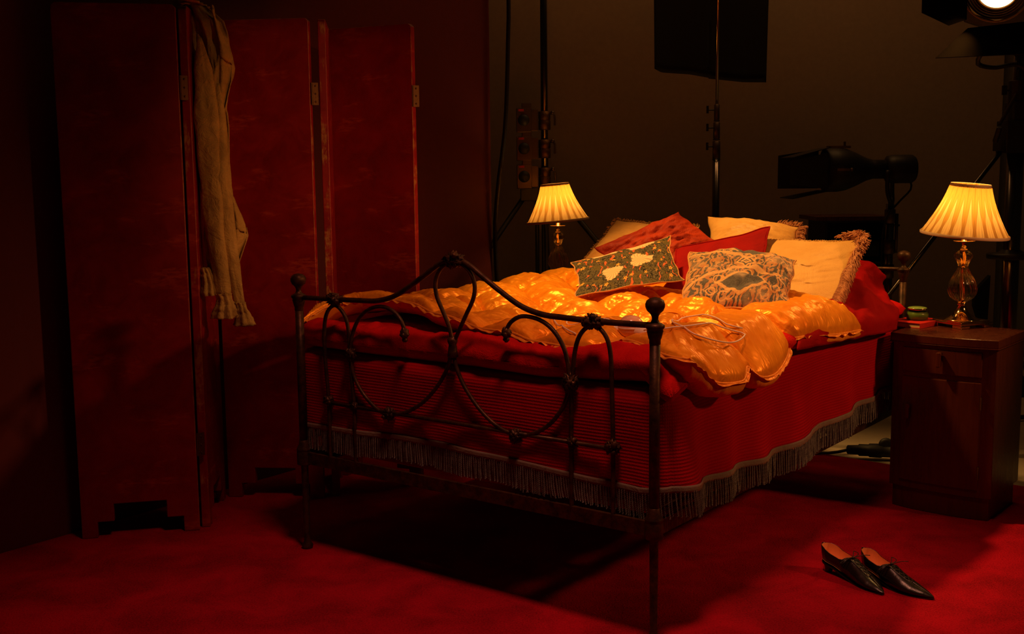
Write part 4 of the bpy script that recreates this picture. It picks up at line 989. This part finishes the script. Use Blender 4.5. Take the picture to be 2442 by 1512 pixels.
# low focusing lamp head facing left
g = thing('spotlight', Vector((1.93, 5.8, 0)), 'black unlit focusing spotlight with barn doors, pointing left behind the bed', 'spotlight')
Y = Matrix.Translation((-.56, 0, 1.275)) @ Matrix.Rotation(pi / 2, 4, 'Y') @ Matrix.Rotation(0, 4, 'Z')
def hx(x): return Matrix.Translation((x, 0, 1.285)) @ Matrix.Rotation(pi / 2, 4, 'Y')
MB().lathe([(.100, 0), (.112, .005), (.112, .07), (.105, .11), (.085, .16), (.058, .215), (.048, .25), (.048, .31)], 40, hx(-.345)).build('housing', MT['black'], g)
MB().lathe([(.088, .0)] + [(.089 - i * .004 + .0016 * (i % 2), .006 + i * .007) for i in range(9)] + [(.054, .07)], 40, hx(-.245)).build('ribbed_grille', MT['greyl'], g)
MB().lathe([(.04, 0), (.066, .012), (.072, .04), (.072, .135), (.062, .15), (.02, .152)], 32, hx(-.035)).build('lamp_back', MT['black'], g)
bd = MB()
def quad(m, P, th=.004):
    a, b, c, d = [Vector(p) for p in P]; n_ = (b - a).cross(d - a).normalized() * th; vs = [a, b, c, d, a + n_, b + n_, c + n_, d + n_]
    m.add(vs, [(0, 3, 2, 1), (4, 5, 6, 7), (0, 1, 5, 4), (1, 2, 6, 5), (2, 3, 7, 6), (3, 0, 4, 7)])
for P in ([(-.345, -.095, 1.37), (-.345, -.095, 1.19), (-.545, -.135, 1.212), (-.545, -.135, 1.330)], [(-.345, .095, 1.39), (-.345, .095, 1.19), (-.54, .15, 1.19), (-.54, .15, 1.36)], [(-.345, -.11, 1.392), (-.345, .11, 1.392), (-.53, .13, 1.345), (-.53, -.13, 1.345)], [(-.345, -.11, 1.178), (-.345, .11, 1.178), (-.53, .13, 1.142), (-.53, -.13, 1.142)]):
    m = MB(); quad(m, P); m.build('barn_door', MT['black'], g, sm=False)
MB().box((-.27, -.113, 1.285), (.07, .006, .012)).blob((-.235, -.116, 1.285), .009, n=8).build('side_bracket', MT['steel'], g, sm=False)
MB().box((-.27, 0, 1.398), (.11, .05, .012)).tube([(-.24, 0, 1.40), (-.24, 0, 1.425)], .006, 6).build('top_bracket', MT['steel'], g, sm=False)
MB().tube([(-.045, -.085, 1.28), (-.045, -.085, 1.18), (-.02, -.06, 1.12), (.0, 0, 1.105), (.03, .06, 1.12), (.035, .085, 1.18), (.035, .085, 1.28)], .011, 10).build('yoke', MT['black'], g)
MB().tube([(0, 0, .32), (0, 0, 1.11)], .021, 16).build('pole', MT['darksteel'], g)
for z in (1.06, .905, .78): MB().lathe([(.021, z - .05), (.027, z - .048), (.027, z + .02), (.021, z + .024)], 20).build('collar', MT['steel'], g)
MB().tube([(.035, 0, .86), (.035, 0, 1.06)], .009, 8).tube([(.0, 0, 1.0), (.05, 0, 1.0)], .006, 6).build('side_tube', MT['steel'], g)
MB().tube([(.10, .0, 1.22), (.09, -.03, 1.18), (.03, -.04, 1.12), (-.02, -.03, 1.05), (-.035, 0, .95), (-.03, .01, .7)], .005, 8).build('lamp_cable', MT['rubber'], g)
tripod(g, .40, .5, .012, .9, MT['darksteel'])
# equipment rack
k = thing('equipment_rack', Vector((1.93, 6.55, 0)), 'black equipment rack with a green indicator light, half hidden behind the bed head', 'rack')
mb = MB()
for x in (-.165, .175): mb.box((x, 0, .51), (.014, .36, .98))
for z in (.035, .30, .52, .76, .995): mb.box((.005, 0, z), (.34, .36, .014))
mb.box((.005, .175, .5), (.34, .01, .96)); mb.build('case', MT['black'], k, sm=False)
MB().box((-.02, -.02, 1.012), (.42, .38, .022)).build('wooden_top', MT['wood'], k, sm=False)
for z in (.55, .79):
    for x in (-.10, 0, .10): 
        b_ = MB().box((x, -.06, z + .05), (.085, .2, .085)).build('drawer_case', MT['rubber'], k, sm=False, bevel=.003); MB().box((x, -.161, z + .055), (.05, .003, .03)).build('case_label', MT['teal'], b_, sm=False)
led = Vector((2.022, 6.2, .648))
MB().blob(((led.x - 1.93) * 6.36 / 6.2 + .062, -.19, .632), .006, n=8).build('indicator_light', MT['led'], k)
# big wind-up stand at the right
s3 = thing('wind_up_stand', Vector((2.203, 5.0, 0)), 'heavy dark wind-up stand with a diagonal brace, cut by the right edge', 'light stand')
MB().tube([(0, 0, .12), (0, 0, 1.37)], .036, 28).build('outer_tube', MT['darksteel'], s3)
MB().tube([(0, 0, 1.3), (0, 0, 1.90)], .024, 20).build('inner_tube', MT['darksteel'], s3)
MB().lathe([(.036, .885), (.10, .890), (.102, .905), (.10, .912), (.06, .915), (.036, .93)], 32).build('disc_collar', MT['black'], s3)
mb = MB().box((.01, 0, 1.42), (.15, .11, .14)).box((.02, 0, 1.52), (.11, .10, .10)).tube([(0, 0, 1.36), (0, 0, 1.66)], .042, 20).box((-.055, 0, 1.385), (.06, .08, .05))
mb.tube([(-.09, -.03, 1.47), (-.03, -.05, 1.60)], .008, 8).tube([(-.10, -.02, 1.40), (-.10, -.06, 1.46)], .012, 8); mb.build('winch_head', MT['black'], s3, sm=False, bevel=.004)
MB().lathe([(.001, 0), (.022, 0), (.022, .012), (.001, .014)], 18, Matrix.Translation((.03, -.055, 1.47)) @ Matrix.Rotation(pi / 2, 4, 'X')).build('crank', MT['steel'], s3)
MB().tube([(-.05, 0, 1.62), (-.022, 0, 1.62)], .005, 6).box((-.06, 0, 1.62), (.02, .012, .04)).build('wing_knob', MT['black'], s3, sm=False)
mb = MB().tube([(-.055, 0, 1.372), (-.55, .02, .70), (-1.04, .05, .02)], .011, 12, sm=False).blob((-1.04, .05, .018), .018, n=6); mb.build('brace_leg', MT['darksteel'], s3)
MB().tube([(0, 0, .5), (.5, .5, .02)], .014, 10, sm=False).build('brace_leg', MT['darksteel'], s3); MB().tube([(0, 0, .5), (.5, -.2, .02)], .014, 10, sm=False).build('brace_leg', MT['darksteel'], s3)
# lit studio lamp on that stand
Lm = face(SPOT_POS, LENS_AIM)
q = thing('studio_lamp', Lm, 'large black studio lamp with barn doors, its lens glowing orange at the top right corner', 'studio lamp')
MB().lathe([(.128, .0), (.134, .004), (.136, .0), (.136, -.03), (.130, -.04)], 64, cap=False).build('lens_ring', MT['brass'], q)
mb = MB(); mb.lathe([(.132, -.005), (.17, -.005), (.18, -.012), (.18, -.10), (.15, -.14), (.15, -.30), (.12, -.34), (.001, -.345)], 8, cap=False); mb.build('housing', MT['black'], q, sm=False, bevel=.003)
def lens(a, z, k): return 1
prof = [(.001, -.012)]
for i in range(9): prof += [(.008 + i * .0085, -.012 - .0), (.0105 + i * .0085, -.018)]
MB().lathe([(.001, -.012), (.03, -.012), (.055, -.016), (.080, -.022)], 64, cap=False).build('lens', MT['lens'], q)
mb = MB()
for i in range(5): mb.lathe([(.082 + i * .009, -.02), (.086 + i * .009, -.012 + .002 * (i % 2)), (.090 + i * .009, -.022)], 64, cap=False)
mb.build('fresnel_rim', MT['brass'], q)
def door(P, rootm=q):
    m = MB(); quad(m, P, .003); return m.build('barn_door', MT['black2'] if 'black2' in MT else MT['black'], q, sm=False)
Li = Lm.inverted()
def wq(P): return [Li @ Vector(p) for p in P]
m = MB(); P0 = [(1.815, 4.60, 1.838), (2.11, 4.52, 1.862), (2.02, 4.44, 1.722), (1.655, 4.50, 1.715)]; quad(m, wq(P0), .003)
m.build('barn_door', MT['door'], q, sm=False)
for P in ([(1.80, 4.58, 1.868), (1.80, 4.58, 2.15), (1.60, 4.52, 2.13), (1.602, 4.52, 1.888), (1.72, 4.55, 1.842)],):
    v = wq(P); n_ = (v[1] - v[0]).cross(v[3] - v[0]).normalized() * .003; kq = len(v)
    MB().add(v + [p + n_ for p in v], [tuple(range(kq)), tuple(reversed(range(kq, 2 * kq)))] + [((i + 1) % kq, i, kq + i, kq + (i + 1) % kq) for i in range(kq)]).build('barn_door', MT['door'], q, sm=False)
m = MB(); quad(m, wq([(2.12, 4.62, 1.88), (2.12, 4.62, 2.14), (2.32, 4.5, 2.16), (2.32, 4.5, 1.87)]), .003); m.build('barn_door', MT['door'], q, sm=False)
MB().tube(wq([(2.10, 4.90, 2.0), (2.12, 4.98, 1.88), (2.15, 5.0, 1.80), (2.2, 5.0, 1.775)]), .014, 10).tube(wq([(2.203, 5.0, 1.90), (2.203, 5.0, 1.775)]), .03, 14).build('yoke', MT['black'], q)
MB().tube(wq([(2.02, 4.9, 1.80), (2.0, 4.95, 1.735), (2.08, 4.98, 1.715), (2.2, 4.97, 1.72), (2.28, 5.0, 1.6)]), .010, 8).build('lamp_cable', MT['rubber'], q)
# small black flag leaning behind the near lamp, the connector, stand-ins for dark shapes
o = MB().add([(2.585, 6.3, .60), (2.64, 6.3, .66), (2.668, 6.3, .69), (2.66, 6.3, .38), (2.62, 6.3, .42), (2.585, 6.3, .52)] + [(2.585, 6.34, .60), (2.64, 6.34, .66), (2.668, 6.34, .69), (2.66, 6.34, .38), (2.62, 6.34, .42), (2.585, 6.34, .52)],
    [tuple(range(6)), tuple(reversed(range(6, 12)))] + [((i + 1) % 6, i, 6 + i, 6 + (i + 1) % 6) for i in range(6)]).tube([(2.62, 6.32, .42), (2.66, 6.5, .01)], .008, 8).build('small_black_flag', MT['blackcloth'], sm=False)
tag(o, 'small angular black flag standing on the floor behind the near lamp', 'flag')
pg = thing('power_connector', Matrix.Translation((1.60, 4.985, .034)) @ Matrix.Rotation(R(-12), 4, 'Z'), 'chunky black cable connector lying on the bare floor beyond the carpet', 'connector')
MB().lathe([(.012, -.10), (.020, -.095), (.022, -.05), (.027, -.045), (.027, -.005), (.031, 0), (.032, .05), (.029, .055), (.029, .10), (.033, .105), (.033, .13), (.02, .135)], 28, Matrix.Rotation(pi / 2, 4, 'Y')).build('plug_body', MT['rubber'], pg)
MB().lathe([(.02, 0), (.033, .002), (.033, .016), (.02, .018)], 20, Matrix.Translation((.07, 0, .028)) @ Matrix.Rotation(pi / 2, 4, 'X')).build('locking_flap', MT['rubber'], pg)
MB().tube([(-.095, 0, -.002), (-.16, .01, -.02), (-.24, .02, -.026), (-.5, .06, -.026), (-.9, .0, -.026)], .007, 8).build('plug_cable', MT['rubber'], pg)
tag(MB().tube([(2.35, 5.6, .01), (2.7, 5.75, .01), (3.3, 5.7, .01)], .012, 8).build('dark_tube_stand_in', MT['rubber']), 'thin black tube standing in for an unclear dark shape on the bare floor at the right edge', 'cable')  # tube added in place of a dark shape of unknown kind
tag(MB().box((3.2, 6.5, .10), (.9, .35, .2)).build('dark_box_stand_in', MT['rubber'], sm=False, bevel=.01), 'low black box standing in for an unclear dark shape on the floor at the right edge, behind the nightstand', 'case')  # invented box, filling in for an unidentified dark shape
